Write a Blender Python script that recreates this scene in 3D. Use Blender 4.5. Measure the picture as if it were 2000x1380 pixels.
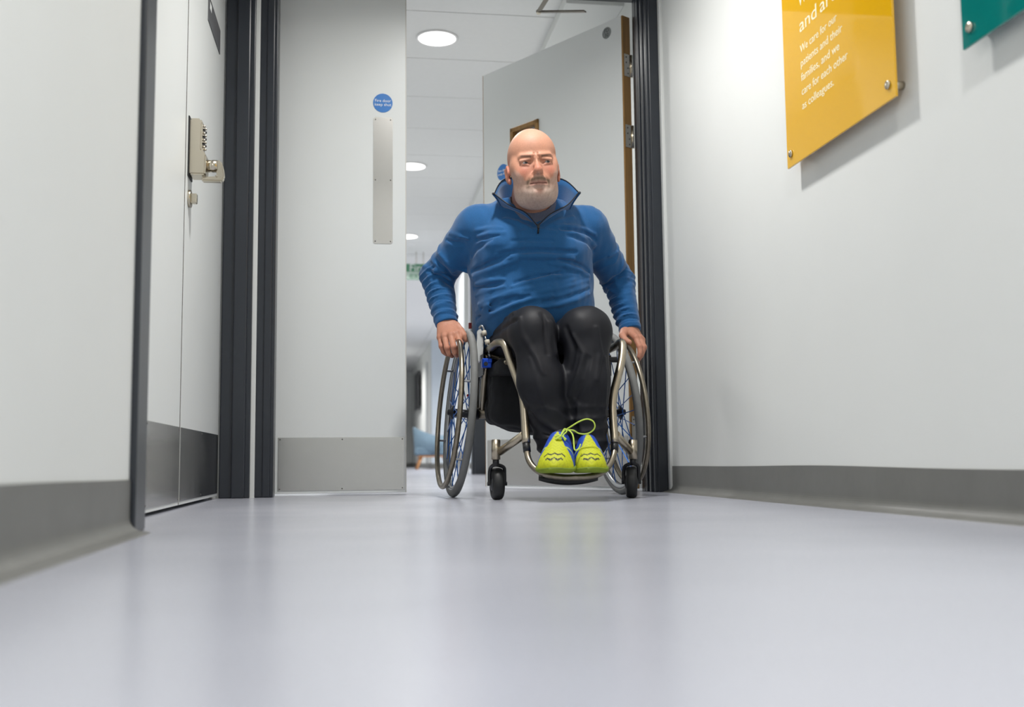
import bpy, bmesh, math, random
import numpy as np
from mathutils import Vector, Matrix, Quaternion

for o in list(bpy.data.objects):
    bpy.data.objects.remove(o)
SC = bpy.context.scene
COL = SC.collection

# ------------------------------------------------------------------ camera
FPX, CAM_H = 2100.0, 0.128            # focal length in pixels of a 2000 px wide frame, lens height
_p = math.atan(0.100); _y = math.atan(310 / 2100.0 * math.cos(_p)); _r = math.radians(0.57)
_FW = Vector((math.sin(_y) * math.cos(_p), math.cos(_y) * math.cos(_p), math.sin(_p)))
_rt = Vector((math.cos(_y), -math.sin(_y), 0)); _up = _rt.cross(_FW)
_R = _rt * math.cos(_r) - _up * math.sin(_r)
_U = _rt * math.sin(_r) + _up * math.cos(_r)
CAM_P = Vector((0, 0, CAM_H))
cd = bpy.data.cameras.new('camera')
cd.sensor_fit = 'HORIZONTAL'; cd.sensor_width = 36.0; cd.lens = FPX / 2000.0 * 36.0
cd.clip_start = 0.05; cd.clip_end = 100
cd.dof.use_dof = True; cd.dof.focus_distance = 3.62; cd.dof.aperture_fstop = 2.8
cam = bpy.data.objects.new('camera', cd); COL.objects.link(cam)
m = Matrix((_R, _U, -_FW)).transposed().to_4x4(); m.translation = CAM_P
cam.matrix_world = m
SC.camera = cam

# ------------------------------------------------------------------ world, lamps' strength, exposure
w = bpy.data.worlds.new('world'); SC.world = w; w.use_nodes = True
w.node_tree.nodes['Background'].inputs[0].default_value = (0.80, 0.86, 0.95, 1)
w.node_tree.nodes['Background'].inputs[1].default_value = 0.25
LAMP_WATTS = 27.0
LAMP_COLOR = (1.0, 0.985, 0.955)
SC.view_settings.view_transform = 'Standard'
SC.view_settings.look = 'None'
SC.view_settings.gamma = 1.0
SC.view_settings.use_curve_mapping = False
SC.view_settings.exposure = 0.0

# ------------------------------------------------------------------ helpers
def at(px, py, Y):
    """world point seen at a photo pixel, on the plane at depth Y along the corridor"""
    d = _FW + _R * ((px - 1000) / FPX) + _U * ((690 - py) / FPX)
    return CAM_P + d * (Y / d.y)

def lin(c):
    out = []
    for v in c[:3]:
        v /= 255.0
        out.append(v / 12.92 if v <= 0.04045 else ((v + 0.055) / 1.055) ** 2.4)
    return (*out, 1.0)

MATS = {}
def mat(name, rgb, rough=0.5, metal=0.0, spec=0.5, var=0.0, vscale=8.0, bump=0.0, bscale=200.0,
        stretch=None, coat=0.0, vcol=None, rvar=0.0, aniso=0.0, sheen=0.0):
    if name in MATS: return MATS[name]
    M = bpy.data.materials.new(name); M.use_nodes = True
    nt = M.node_tree; N = nt.nodes; L = nt.links
    b = N['Principled BSDF']
    b.inputs['Base Color'].default_value = lin(rgb)
    b.inputs['Roughness'].default_value = rough
    b.inputs['Metallic'].default_value = metal
    b.inputs['Specular IOR Level'].default_value = spec
    b.inputs['Coat Weight'].default_value = coat
    b.inputs['Sheen Weight'].default_value = sheen
    if aniso: b.inputs['Anisotropic'].default_value = aniso
    tc = N.new('ShaderNodeTexCoord'); mp = N.new('ShaderNodeMapping')
    L.new(tc.outputs['Object'], mp.inputs['Vector'])
    if stretch: mp.inputs['Scale'].default_value = stretch
    base = None
    if vcol:
        at_ = N.new('ShaderNodeAttribute'); at_.attribute_name = vcol; base = at_.outputs['Color']
    if var > 0 or rvar > 0:
        nz = N.new('ShaderNodeTexNoise'); nz.inputs['Scale'].default_value = vscale
        nz.inputs['Detail'].default_value = 5.0
        L.new(mp.outputs[0], nz.inputs['Vector'])
        if var > 0:
            hs = N.new('ShaderNodeMapRange')
            hs.inputs['From Min'].default_value = 0.3; hs.inputs['From Max'].default_value = 0.7
            hs.inputs['To Min'].default_value = 1 - var; hs.inputs['To Max'].default_value = 1 + var
            L.new(nz.outputs['Fac'], hs.inputs['Value'])
            mx = N.new('ShaderNodeMix'); mx.data_type = 'RGBA'; mx.blend_type = 'MULTIPLY'
            mx.inputs['Factor'].default_value = 1.0
            if base is None: mx.inputs['A'].default_value = lin(rgb)
            else: L.new(base, mx.inputs['A'])
            L.new(hs.outputs[0], mx.inputs['B']); base = mx.outputs['Result']
        if rvar > 0:
            rr = N.new('ShaderNodeMapRange')
            rr.inputs['From Min'].default_value = 0.3; rr.inputs['From Max'].default_value = 0.7
            rr.inputs['To Min'].default_value = max(0.02, rough - rvar); rr.inputs['To Max'].default_value = rough + rvar
            L.new(nz.outputs['Fac'], rr.inputs['Value']); L.new(rr.outputs[0], b.inputs['Roughness'])
    if base is not None: L.new(base, b.inputs['Base Color'])
    if bump > 0:
        n2 = N.new('ShaderNodeTexNoise'); n2.inputs['Scale'].default_value = bscale; n2.inputs['Detail'].default_value = 3
        L.new(mp.outputs[0], n2.inputs['Vector'])
        bp = N.new('ShaderNodeBump'); bp.inputs['Strength'].default_value = bump; bp.inputs['Distance'].default_value = 0.002
        L.new(n2.outputs['Fac'], bp.inputs['Height']); L.new(bp.outputs[0], b.inputs['Normal'])
    MATS[name] = M
    return M

def emission(name, rgb, strength):
    if name in MATS: return MATS[name]
    M = bpy.data.materials.new(name); M.use_nodes = True
    nt = M.node_tree; nt.nodes.clear()
    e = nt.nodes.new('ShaderNodeEmission'); o = nt.nodes.new('ShaderNodeOutputMaterial')
    e.inputs[0].default_value = (*rgb[:3], 1); e.inputs[1].default_value = strength
    nt.links.new(e.outputs[0], o.inputs[0]); MATS[name] = M
    return M

def glass(name, rgb=(255, 255, 255), rough=0.02):
    if name in MATS: return MATS[name]
    M = mat(name, rgb, rough); b = M.node_tree.nodes['Principled BSDF']
    b.inputs['Transmission Weight'].default_value = 1.0; b.inputs['IOR'].default_value = 1.45
    return M

def adopt(o, parent):
    if parent is not None:
        o.parent = parent
        o.matrix_parent_inverse = parent_inv(parent)
    return o

def parent_inv(p):
    M = p.matrix_basis.copy(); q = p
    while q.parent is not None:
        M = q.parent.matrix_basis @ q.matrix_parent_inverse @ M; q = q.parent
    return M.inverted()

def link(name, me, material=None, parent=None, smooth=False, keep_local=False):
    o = bpy.data.objects.new(name, me); COL.objects.link(o)
    if material is not None and len(me.materials) == 0: me.materials.append(material)
    if smooth: me.polygons.foreach_set('use_smooth', [True] * len(me.polygons))
    if parent is not None:
        if keep_local: o.parent = parent
        else: adopt(o, parent)
    return o

def bm_obj(name, bm, material, parent=None, smooth=False, keep_local=False):
    me = bpy.data.meshes.new(name); bm.normal_update(); bm.to_mesh(me); bm.free()
    return link(name, me, material, parent, smooth, keep_local)

def tag(o, label=None, cat=None, group=None, kind=None):
    if label: o['label'] = label
    if cat: o['category'] = cat
    if group: o['group'] = group
    if kind: o['kind'] = kind
    return o

def thing(name, loc, label, cat, group=None, rz=0.0):
    o = bpy.data.objects.new(name, None); COL.objects.link(o)
    o.empty_display_size = 0.05
    o.location = loc; o.rotation_euler = (0, 0, rz)
    return tag(o, label, cat, group)

def bm_box(bm, lo, hi, bev=0.0, seg=2):
    lo = Vector(lo); hi = Vector(hi)
    r = bmesh.ops.create_cube(bm, size=1.0, matrix=Matrix.Translation((lo + hi) / 2) @ Matrix.Diagonal((*(hi - lo), 1)))
    if bev > 0:
        es = list({e for v in r['verts'] for e in v.link_edges})
        bmesh.ops.bevel(bm, geom=es, offset=bev, segments=seg, affect='EDGES', profile=0.5)

def box(name, lo, hi, material, parent=None, bev=0.0, keep_local=False):
    bm = bmesh.new(); bm_box(bm, lo, hi, bev)
    return bm_obj(name, bm, material, parent, keep_local=keep_local)

def frame_from(d):
    d = Vector(d).normalized()
    a = Vector((0, 0, 1)) if abs(d.z) < 0.9 else Vector((1, 0, 0))
    u = d.cross(a).normalized(); v = d.cross(u).normalized()
    return u, v

def bm_tube(bm, pts, r, n=12, closed=False, caps=True):
    pts = [Vector(p) for p in pts]; k = len(pts)
    rr = r if isinstance(r, (list, tuple)) else [r] * k
    rings = []; u = None
    for i in range(k):
        if closed: t = pts[(i + 1) % k] - pts[i - 1]
        else: t = pts[min(i + 1, k - 1)] - pts[max(i - 1, 0)]
        t.normalize()
        if u is None: u, v = frame_from(t)
        else:
            u = (u - t * u.dot(t)).normalized(); v = t.cross(u)
        rings.append([bm.verts.new(pts[i] + (u * math.cos(a) + v * math.sin(a)) * rr[i])
                      for a in [2 * math.pi * j / n for j in range(n)]])
    for i in range(k if closed else k - 1):
        A, B = rings[i], rings[(i + 1) % k]
        # match seam for closed tubes
        off = 0
        if closed and i == k - 1:
            off = min(range(n), key=lambda s: (B[s].co - A[0].co).length)
        for j in range(n):
            bm.faces.new((A[j], A[(j + 1) % n], B[(j + 1 + off) % n], B[(j + off) % n]))
    if not closed and caps:
        bm.faces.new(rings[0][::-1]); bm.faces.new(rings[-1])

def smooth_path(pts, sub=6, closed=False):
    P = [Vector(p) for p in pts]; n = len(P); out = []
    rng = range(n if closed else n - 1)
    for i in rng:
        if closed: a, b, c, d = P[i - 1], P[i], P[(i + 1) % n], P[(i + 2) % n]
        else: a, b, c, d = P[max(i - 1, 0)], P[i], P[i + 1], P[min(i + 2, n - 1)]
        for s in range(sub):
            t = s / sub
            out.append(0.5 * ((2 * b) + (c - a) * t + (2 * a - 5 * b + 4 * c - d) * t * t + (3 * b - a - 3 * c + d) * t ** 3))
    if not closed: out.append(P[-1])
    return out

def tube(name, pts, r, material, parent=None, n=12, closed=False, sub=0):
    if sub: pts = smooth_path(pts, sub, closed)
    bm = bmesh.new(); bm_tube(bm, pts, r, n, closed)
    o = bm_obj(name, bm, material, parent, smooth=False)
    me = o.data
    sm = [len(p.vertices) == 4 for p in me.polygons]; me.polygons.foreach_set('use_smooth', sm)
    return o

def bm_cyl(bm, a, b, r, n=24, r2=None, bev=0.0):
    a = Vector(a); b = Vector(b)
    bm_tube(bm, [a, b], [r, r if r2 is None else r2], n)

def cyl(name, a, b, r, material, parent=None, n=24, r2=None):
    return tube(name, [a, b], [r, r if r2 is None else r2], material, parent, n)

def lathe(name, prof, axis_o, axis_d, material, parent=None, n=48, caps=True):
    """prof: list of (radius, along)"""
    axis_o = Vector(axis_o); d = Vector(axis_d).normalized(); u, v = frame_from(d)
    bm = bmesh.new(); rings = []
    for r, h in prof:
        rings.append([bm.verts.new(axis_o + d * h + (u * math.cos(2 * math.pi * j / n) + v * math.sin(2 * math.pi * j / n)) * r) for j in range(n)])
    for A, B in zip(rings[:-1], rings[1:]):
        for j in range(n): bm.faces.new((A[j], A[(j + 1) % n], B[(j + 1) % n], B[j]))
    if caps: bm.faces.new(rings[0][::-1]); bm.faces.new(rings[-1])
    else:
        for j in range(n): bm.faces.new((rings[-1][j], rings[-1][(j + 1) % n], rings[0][(j + 1) % n], rings[0][j]))
    bmesh.ops.recalc_face_normals(bm, faces=bm.faces)
    o = bm_obj(name, bm, material, parent)
    o.data.polygons.foreach_set('use_smooth', [len(p.vertices) == 4 for p in o.data.polygons])
    return o

def text_obj(name, body, size, material, origin, xdir, ydir, parent=None, extrude=0.0004, align='LEFT', width=None):
    cu = bpy.data.curves.new(name, 'FONT'); cu.body = body; cu.size = size; cu.extrude = extrude
    cu.align_x = align; cu.resolution_u = 3
    tmp = bpy.data.objects.new(name, cu); COL.objects.link(tmp)
    bpy.context.view_layer.update()
    me = bpy.data.meshes.new_from_object(tmp.evaluated_get(bpy.context.evaluated_depsgraph_get()))
    bpy.data.objects.remove(tmp)
    if width:
        xs_ = [v.co.x for v in me.vertices]; me.transform(Matrix.Diagonal((width / (max(xs_) - min(xs_)), 1, 1, 1)))
    x = Vector(xdir).normalized(); y = Vector(ydir).normalized(); z = x.cross(y)
    M = Matrix((x, y, z)).transposed().to_4x4(); M.translation = Vector(origin)
    me.transform(M); me.materials.clear()
    return link(name, me, material, parent)

def struct(o):
    o['kind'] = 'structure'; return o

# ------------------------------------------------------------------ materials
M_WALL = mat('wall_paint', (222, 224, 222), 0.55, var=0.012, vscale=3, bump=0.06, bscale=350)
M_CEIL = mat('ceiling_tile', (228, 229, 228), 0.8, var=0.01, vscale=30, bump=0.15, bscale=500)
M_DOOR = mat('door_laminate', (226, 229, 228), 0.32, var=0.006, vscale=4)
M_FRAME = mat('frame_gloss_paint', (43, 47, 54), 0.30, var=0.03, vscale=20, bump=0.03, bscale=60)
M_SKIRT = mat('coved_vinyl_skirting', (112, 112, 109), 0.42, var=0.05, vscale=14, bump=0.1, bscale=90)
M_STEEL = mat('brushed_steel', (190, 189, 186), 0.24, 1.0, var=0.015, vscale=6, stretch=(0.4, 1, 40))
M_STEEL_D = mat('satin_steel', (182, 180, 178), 0.19, 1.0, var=0.03, vscale=5, rvar=0.05)
M_SCREW = mat('screw_steel', (110, 108, 105), 0.4, 1.0)
M_NICKEL = mat('satin_nickel', (198, 190, 174), 0.24, 1.0)
M_OAK = mat('oak', (150, 112, 60), 0.5, var=0.22, vscale=9, stretch=(6, 6, 0.6), bump=0.1, bscale=80)
M_BLACK = mat('black_plastic', (22, 23, 26), 0.45)
M_WHITE = mat('white_print', (240, 242, 240), 0.5)
M_BLUE = mat('blue_sign', (28, 116, 196), 0.35)
M_GLASS = glass('clear_glass', (150, 153, 156))
M_GAP = mat('gap_shade', (14, 14, 15), 0.8)
# ================================================================== the setting
XL, XR, YD, ZC = -0.42, 1.25, 4.18, 2.40
def floor_mat():
    M = bpy.data.materials.new('vinyl_floor'); M.use_nodes = True
    nt = M.node_tree; N = nt.nodes; L = nt.links; b = N['Principled BSDF']
    tc = N.new('ShaderNodeTexCoord')
    n1 = N.new('ShaderNodeTexNoise'); n1.inputs['Scale'].default_value = 260; n1.inputs['Detail'].default_value = 4
    n2 = N.new('ShaderNodeTexNoise'); n2.inputs['Scale'].default_value = 2.2; n2.inputs['Detail'].default_value = 3
    for n in (n1, n2): L.new(tc.outputs['Object'], n.inputs['Vector'])
    r = N.new('ShaderNodeValToRGB'); r.color_ramp.elements[0].position = 0.35; r.color_ramp.elements[1].position = 0.68
    r.color_ramp.elements[0].color = lin((168, 170, 181)); r.color_ramp.elements[1].color = lin((186, 188, 198))
    L.new(n1.outputs['Fac'], r.inputs[0]); 
    mx = N.new('ShaderNodeMix'); mx.data_type = 'RGBA'; mx.blend_type = 'MULTIPLY'; mx.inputs['Factor'].default_value = 1
    mr = N.new('ShaderNodeMapRange'); mr.inputs['To Min'].default_value = 0.95; mr.inputs['To Max'].default_value = 1.04
    L.new(n2.outputs['Fac'], mr.inputs['Value']); L.new(r.outputs[0], mx.inputs['A']); L.new(mr.outputs[0], mx.inputs['B'])
    L.new(mx.outputs['Result'], b.inputs['Base Color'])
    b.inputs['Roughness'].default_value = 0.36; b.inputs['Specular IOR Level'].default_value = 0.34
    rr = N.new('ShaderNodeMapRange'); rr.inputs['To Min'].default_value = 0.19; rr.inputs['To Max'].default_value = 0.29
    L.new(n2.outputs['Fac'], rr.inputs['Value']); L.new(rr.outputs[0], b.inputs['Roughness'])
    n3 = N.new('ShaderNodeTexNoise'); n3.inputs['Scale'].default_value = 7; n3.inputs['Detail'].default_value = 2
    mp = N.new('ShaderNodeMapping'); mp.inputs['Scale'].default_value = (0.5, 1.6, 1)
    L.new(tc.outputs['Object'], mp.inputs['Vector']); L.new(mp.outputs[0], n3.inputs['Vector'])
    bp = N.new('ShaderNodeBump'); bp.inputs['Strength'].default_value = 0.10; bp.inputs['Distance'].default_value = 0.004
    L.new(n3.outputs['Fac'], bp.inputs['Height'])
    bp2 = N.new('ShaderNodeBump'); bp2.inputs['Strength'].default_value = 0.05; bp2.inputs['Distance'].default_value = 0.001
    L.new(n1.outputs['Fac'], bp2.inputs['Height']); L.new(bp.outputs[0], bp2.inputs['Normal'])
    L.new(bp2.outputs[0], b.inputs['Normal'])
    return M
struct(box('floor', (-1.2, -3.2, -0.05), (4.2, 30, 0), floor_mat()))

# near corridor walls
struct(box('wall_left', (XL - 0.12, -3, 0), (XL, 2.125, ZC), M_WALL))
struct(box('wall_left_door_head', (XL - 0.12, 2.125, 2.08), (XL, YD + 0.02, ZC), M_WALL))
struct(box('wall_left_corner', (XL - 0.12, YD - 0.012, 0), (-0.372, YD + 0.16, ZC), M_WALL))
struct(box('wall_right', (XR, -3, 0), (XR + 0.12, YD + 0.05, ZC), M_WALL, bev=0.0))
struct(box('wall_back', (-1.0, -3.12, 0), (XR + 0.12, -3.0, ZC), M_WALL))
struct(box('wall_door_head', (XL - 0.12, YD + 0.02, 2.15), (XR + 0.12, YD + 0.22, ZC), M_WALL))
# plaster bead beside the right-hand jamb
struct(box('trim_1', (XR - 0.012, YD - 0.03, 0.0), (XR + 0.001, YD - 0.002, ZC), M_WALL, bev=0.002))

def skirting(name, X, y0, y1, side):
    """coved sheet-vinyl skirting: flat upstand with a quarter round toe; side=+1 room lies towards +X"""
    h, t, rad = 0.104, 0.003, 0.026
    prof = [(0, h), (t, h), (t, rad + 0.004)]
    for i in range(1, 8):
        a = i / 7 * math.pi / 2
        prof.append((t + rad * (1 - math.cos(a)), rad + 0.004 - rad * math.sin(a)))
    prof += [(t + rad + 0.012, 0.0012), (t + rad + 0.013, 0.0), (0, 0.0)]
    bm = bmesh.new(); n = max(2, int((y1 - y0) / 0.12)); rings = []
    for i in range(n + 1):
        y = y0 + (y1 - y0) * i / n
        wob = 0.0028 * math.sin(y * 2.3 + X) + 0.0012 * math.sin(y * 5.1)
        rings.append([bm.verts.new((X + side * p, y, z + (wob if z > 0.09 else 0))) for p, z in prof])
    for A, B in zip(rings[:-1], rings[1:]):
        for j in range(len(prof)):
            k = (j + 1) % len(prof); bm.faces.new((A[j], A[k], B[k], B[j]))
    bm.faces.new(rings[0]); bm.faces.new(rings[-1][::-1])
    bmesh.ops.recalc_face_normals(bm, faces=bm.faces)
    return struct(bm_obj(name, bm, M_SKIRT, smooth=False))
skirting('baseboard_left', XL, -3, 2.122, 1)
skirting('baseboard_right', XR, -3, YD - 0.004, -1)

# ceilings
struct(box('ceiling', (XL - 0.12, -3, ZC), (XR + 0.12, YD + 0.22, ZC + 0.06), M_CEIL))

# ---- far corridor shell
YF = 4.40
struct(box('wall_far_left', (-0.62, YF, 0), (-0.50, 27.2, ZC), M_WALL))
struct(box('wall_far_right', (1.30, YF + 0.02, 0), (1.42, 10.66, ZC), M_WALL))
struct(box('wall_far_lobby', (1.42, 20.0, 0), (3.6, 20.12, ZC), mat('pale_blue_paint', (206, 216, 226), 0.6)))
struct(box('wall_far_recess', (1.42, 20.12, 0), (1.54, 27.2, ZC), M_WALL))
struct(box('wall_far_end', (-0.62, 27.2, 0), (1.6, 27.32, ZC), M_WALL))
struct(box('wall_far_side', (3.6, 10.66, 0), (3.72, 20.12, ZC), M_WALL))
struct(box('wall_far_return', (1.42, 10.54, 0), (3.72, 10.66, ZC), M_WALL))
struct(box('baseboard_far_lobby', (1.42, 19.985, 0), (3.6, 20.0, 0.1), M_SKIRT))
struct(box('baseboard_far_recess', (1.405, 20.0, 0), (1.42, 27.2, 0.1), M_SKIRT))
struct(box('baseboard_far_end', (-0.5, 27.185, 0), (1.42, 27.2, 0.1), M_SKIRT))
struct(box('baseboard_far_right', (1.285, YF + 0.3, 0), (1.30, 10.5, 0.1), M_SKIRT))
# boxed soffit along the right side of the far corridor
struct(box('trim_2', (1.01, 4.95, 2.345), (1.30, 10.5, ZC), M_WALL, bev=0.003))

# far ceiling: a grid of lay-in tiles, each its own piece on the ceiling slab
slab = struct(box('ceiling_far', (-0.62, YF, ZC + 0.012), (3.72, 27.3, ZC + 0.06), mat('ceiling_grid', (188, 190, 190), 0.6)))
TY0, TP = 5.255, 0.643
xs = [-0.50, 1.30]
tile_me = {}
for j in range(-2, 34):
    y0 = max(TY0 + j * TP, YF); y1 = TY0 + (j + 1) * TP
    if y1 <= YF + 0.02: continue
    cols = list(xs) if y0 < 10.6 else [-0.50, 1.30, 3.6]
    for a, b in zip(cols[:-1], cols[1:]):
        key = (round(b - a, 3), round(y1 - y0, 3))
        g = 0.0035
        if key not in tile_me:
            bm = bmesh.new(); bm_box(bm, (g, g, 0), (b - a - g, y1 - y0 - g, 0.014), 0.002, 1)
            me = bpy.data.meshes.new('ceiling_tile'); bm.to_mesh(me); bm.free(); me.materials.append(M_CEIL); tile_me[key] = me
        t = bpy.data.objects.new('ceiling_tile', tile_me[key]); COL.objects.link(t)
        t.location = (a, y0, ZC); adopt(t, slab)

# ---- round LED downlights (two in view beyond the door, the same fittings light the near corridor)
def downlight(x, y, label, z=ZC, watts=None):
    t = thing('ceiling_downlight', (x, y, z), label, 'ceiling light', 'round downlights along the corridor')
    lathe('bezel', [(0.100, -0.001), (0.112, -0.001), (0.113, -0.004), (0.108, -0.010), (0.101, -0.008)], (x, y, z), (0, 0, 1),
          mat('downlight_bezel', (240, 240, 240), 0.4), t, 40, False)
    lathe('diffuser', [(0.1005, -0.003), (0.1005, -0.006), (0.001, -0.0065)], (x, y, z), (0, 0, 1),
          emission('downlight_diffuser', LAMP_COLOR, 3.5), t, 32)
    ld = bpy.data.lights.new('downlight_lamp', 'AREA'); ld.shape = 'DISK'; ld.spread = math.radians(148); ld.size = 0.2; ld.energy = watts or LAMP_WATTS; ld.color = LAMP_COLOR
    lo = bpy.data.objects.new('downlight_lamp', ld); COL.objects.link(lo); lo.location = (x, y, z - 0.012); adopt(lo, t)
    return t
LX = 0.43
downlight(LX, 5.59, 'bright round downlight nearest the doorway, above the closed leaf edge')
downlight(LX, 8.13, 'second round downlight beyond the doorway, half hidden by the closed leaf')
downlight(LX + 0.09, 10.73, 'far small round downlight above the hanging green exit sign')
downlight(LX, 13.2, 'distant round downlight beyond the green exit sign', watts=35)
downlight(2.4, 14.0, 'unseen round downlight added to light the near part of the far lobby', watts=48)  # never in view, added to brighten the lobby
downlight(2.4, 18.0, 'unseen round downlight added to light the blue armchair lobby', watts=48)  # second added lobby lamp, also unseen
downlight(LX, 17.0, 'unseen round downlight added to light the deep end of the far corridor', watts=45)  # hidden by the closed leaf, added to lift the deep corridor
downlight(LX, 22.5, 'unseen round downlight added to light the far end wall', watts=45)  # also unseen, added fill for the corridor's end
downlight(LX, 3.05, 'round downlight above the man just in front of the double doors')
downlight(LX, 0.50, 'round downlight above the near end of the floor')
downlight(LX, -2.0, 'round downlight at the back of the near corridor')

# ---- double door set across the corridor
def jamb(name, boxes, parent=None):
    bm = bmesh.new()
    for lo, hi, bv in boxes: bm_box(bm, lo, hi, bv)
    return struct(bm_obj(name, bm, M_FRAME, parent))
# left jamb of the cross-corridor doors: face, rebate and stop bead
jamb('trim_3', [((-0.374, YD, 0), (-0.304, YD + 0.10, 2.15), 0.004),
                ((-0.374, YD + 0.10, 0), (-0.312, YD + 0.175, 2.15), 0.003),
                ((-0.345, YD - 0.008, 0), (-0.316, YD + 0.02, 2.15), 0.004)])
jamb('trim_4', [((1.184, YD, 0), (1.240, YD + 0.16, 2.15), 0.004),
                ((1.176, YD + 0.030, 0), (1.19, YD + 0.055, 2.15), 0.003),
                ((1.174, YD + 0.080, 0), (1.19, YD + 0.110, 2.15), 0.003),
                ((1.178, YD + 0.130, 0), (1.20, YD + 0.175, 2.15), 0.002),
                ((1.196, YD - 0.006, 0), (1.238, YD + 0.02, 2.15), 0.004)])
jamb('trim_5', [((-0.374, YD, 2.10), (1.24, YD + 0.19, 2.15), 0.004)])

# ---- closed left leaf (door_1)
d1 = box('door_1', (-0.312, YD + 0.182, 0.008), (0.206, YD + 0.227, 2.085), M_DOOR, bev=0.0015); struct(d1)
YL = YD + 0.182
box('leaf_edge', (0.203, YL - 0.0004, 0.008), (0.2072, YL + 0.045, 2.085), mat('leaf_lipping', (205, 203, 196), 0.4), d1)
box('kick_plate', (-0.300, YL - 0.0016, 0.018), (0.199, YL, 0.229), M_STEEL, d1, 0.0005)
def rounded_plate(name, x0, x1, z0, z1, y, th, rad, material, parent):
    bm = bmesh.new(); pts = []
    for cx, cz, a0 in ((x1 - rad, z1 - rad, 0), (x0 + rad, z1 - rad, 90), (x0 + rad, z0 + rad, 180), (x1 - rad, z0 + rad, 270)):
        for k in range(6):
            a = math.radians(a0 + 90 * k / 5); pts.append((cx + rad * math.cos(a), cz + rad * math.sin(a)))
    A = [bm.verts.new((p, y, q)) for p, q in pts]; B = [bm.verts.new((p, y - th, q)) for p, q in pts]
    bm.faces.new(B); bm.faces.new(A[::-1])
    for i in range(len(A)): bm.faces.new((A[i], B[i], B[(i + 1) % len(A)], A[(i + 1) % len(A)]))
    bmesh.ops.recalc_face_normals(bm, faces=bm.faces)
    return bm_obj(name, bm, material, parent)
push = rounded_plate('push_plate', 0.071, 0.151, 1.017, 1.548, YL, 0.0016, 0.009, mat('push_plate_steel', (196, 194, 190), 0.27, 1.0, var=0.015, vscale=6, stretch=(40, 1, 0.4)), d1)
for x, z in ((0.080, 1.027), (0.142, 1.027), (0.080, 1.283), (0.142, 1.283), (0.080, 1.538), (0.142, 1.538)):
    cyl('screw', (x, YL - 0.0028, z), (x, YL - 0.001, z), 0.0028, M_SCREW, push, 10)
kp = [c for c in d1.children if c.name.startswith('kick_plate')][0]
for x, z in ((-0.292, 0.221), (-0.048, 0.221), (0.191, 0.221), (-0.292, 0.026), (-0.048, 0.026), (0.191, 0.026)):
    cyl('screw', (x, YL - 0.0028, z), (x, YL - 0.001, z), 0.0028, M_SCREW, kp, 10)
# blue mandatory disc
def door_disc(parent, c, nx, up=(0, 0, 1), r=0.040):
    c = Vector(c); n = Vector(nx).normalized(); x = Vector(up).cross(n) 
    s = cyl('fire_door_disc', c, c + n * 0.0016, r, M_BLUE, parent, 40)
    for i, tx in enumerate(('Fire door', 'keep shut')):
        text_obj('disc_lettering', tx, 0.0175, M_WHITE, c + n * 0.0018 + Vector((0, 0, 0.004 - i * 0.0165)), x, (0, 0, 1), s, 0.0002, 'CENTER')
    return s
door_disc(d1, (0.110, YL - 0.0002, 1.609), (0, -1, 0))

# ---- open right leaf (door_2): hinged at the right jamb, swung away from the viewer
PIV = Vector((1.181, YD + 0.228, 0)); TH = math.radians(57.5); LW = 0.955
d2 = bpy.data.objects.new('door_2', None); COL.objects.link(d2); d2.location = PIV; d2.rotation_euler = (0, 0, -TH); struct(d2)
d2['label'] = 'open white door leaf with oak edge and vision panel behind the man'
# local frame: leaf runs along -x from the pivot, near face at y=-0.045
bm = bmesh.new()
vx0, vx1, vz0, vz1 = -0.745, -0.545, 1.15, 1.725
YN = -0.045
for lo, hi in (((-LW, YN, 0.008), (vx0, 0, 2.05)), ((vx1, YN, 0.008), (-0.008, 0, 2.05)),
               ((vx0, YN, 0.008), (vx1, 0, vz0)), ((vx0, YN, vz1), (vx1, 0, 2.05))):
    bm_box(bm, lo, hi)
bmesh.ops.remove_doubles(bm, verts=bm.verts, dist=1e-5)
bm_obj('leaf', bm, M_DOOR, d2, keep_local=True)
box('oak_lipping', (-0.0085, YN - 0.0004, 0.008), (0.0, 0.0004, 2.05), M_OAK, d2, 0.001, keep_local=True)
box('leaf_edge', (-LW - 0.004, YN, 0.008), (-LW, 0, 2.05), M_OAK, d2, keep_local=True)
vp = box('vision_glass', (vx0, -0.026, vz0), (vx1, -0.020, vz1), M_GLASS, d2, keep_local=True)
for lo, hi in (((vx0, YN - 0.010, vz0), (vx0 + 0.022, -0.026, vz1)), ((vx1 - 0.022, YN - 0.010, vz0), (vx1, -0.026, vz1)),
               ((vx0, YN - 0.010, vz1 - 0.022), (vx1, -0.026, vz1)), ((vx0, YN - 0.010, vz0), (vx1, -0.026, vz0 + 0.022))):
    box('glazing_bead', lo, hi, M_OAK, d2, 0.003, keep_local=True)
box('kick_plate', (-LW + 0.012, YN - 0.0016, 0.016), (-0.02, YN, 0.229), M_STEEL_D, d2, keep_local=True)
rounded_plate('push_plate', -0.850, -0.770, 0.93, 1.465, YN, 0.0016, 0.009, MATS['push_plate_steel'], d2).matrix_parent_inverse = Matrix()
s = cyl('fire_door_disc', (-0.810, YN, 1.525), (-0.810, YN - 0.0016, 1.525), 0.040, M_BLUE, None, 40); s.parent = d2
for i, tx in enumerate(('Fire door', 'keep shut')):
    t_ = text_obj('disc_lettering', tx, 0.0175, M_WHITE, (-0.810, YN - 0.0018, 1.529 - i * 0.0165), (1, 0, 0), (0, 0, 1), None, 0.0002, 'CENTER'); t_.parent = s
s2 = cyl('rating_disc', (-0.095, YN, 2.0), (-0.095, YN - 0.0016, 2.0), 0.026, mat('grey_disc', (136, 139, 138), 0.4), None, 32); s2.parent = d2
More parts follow.
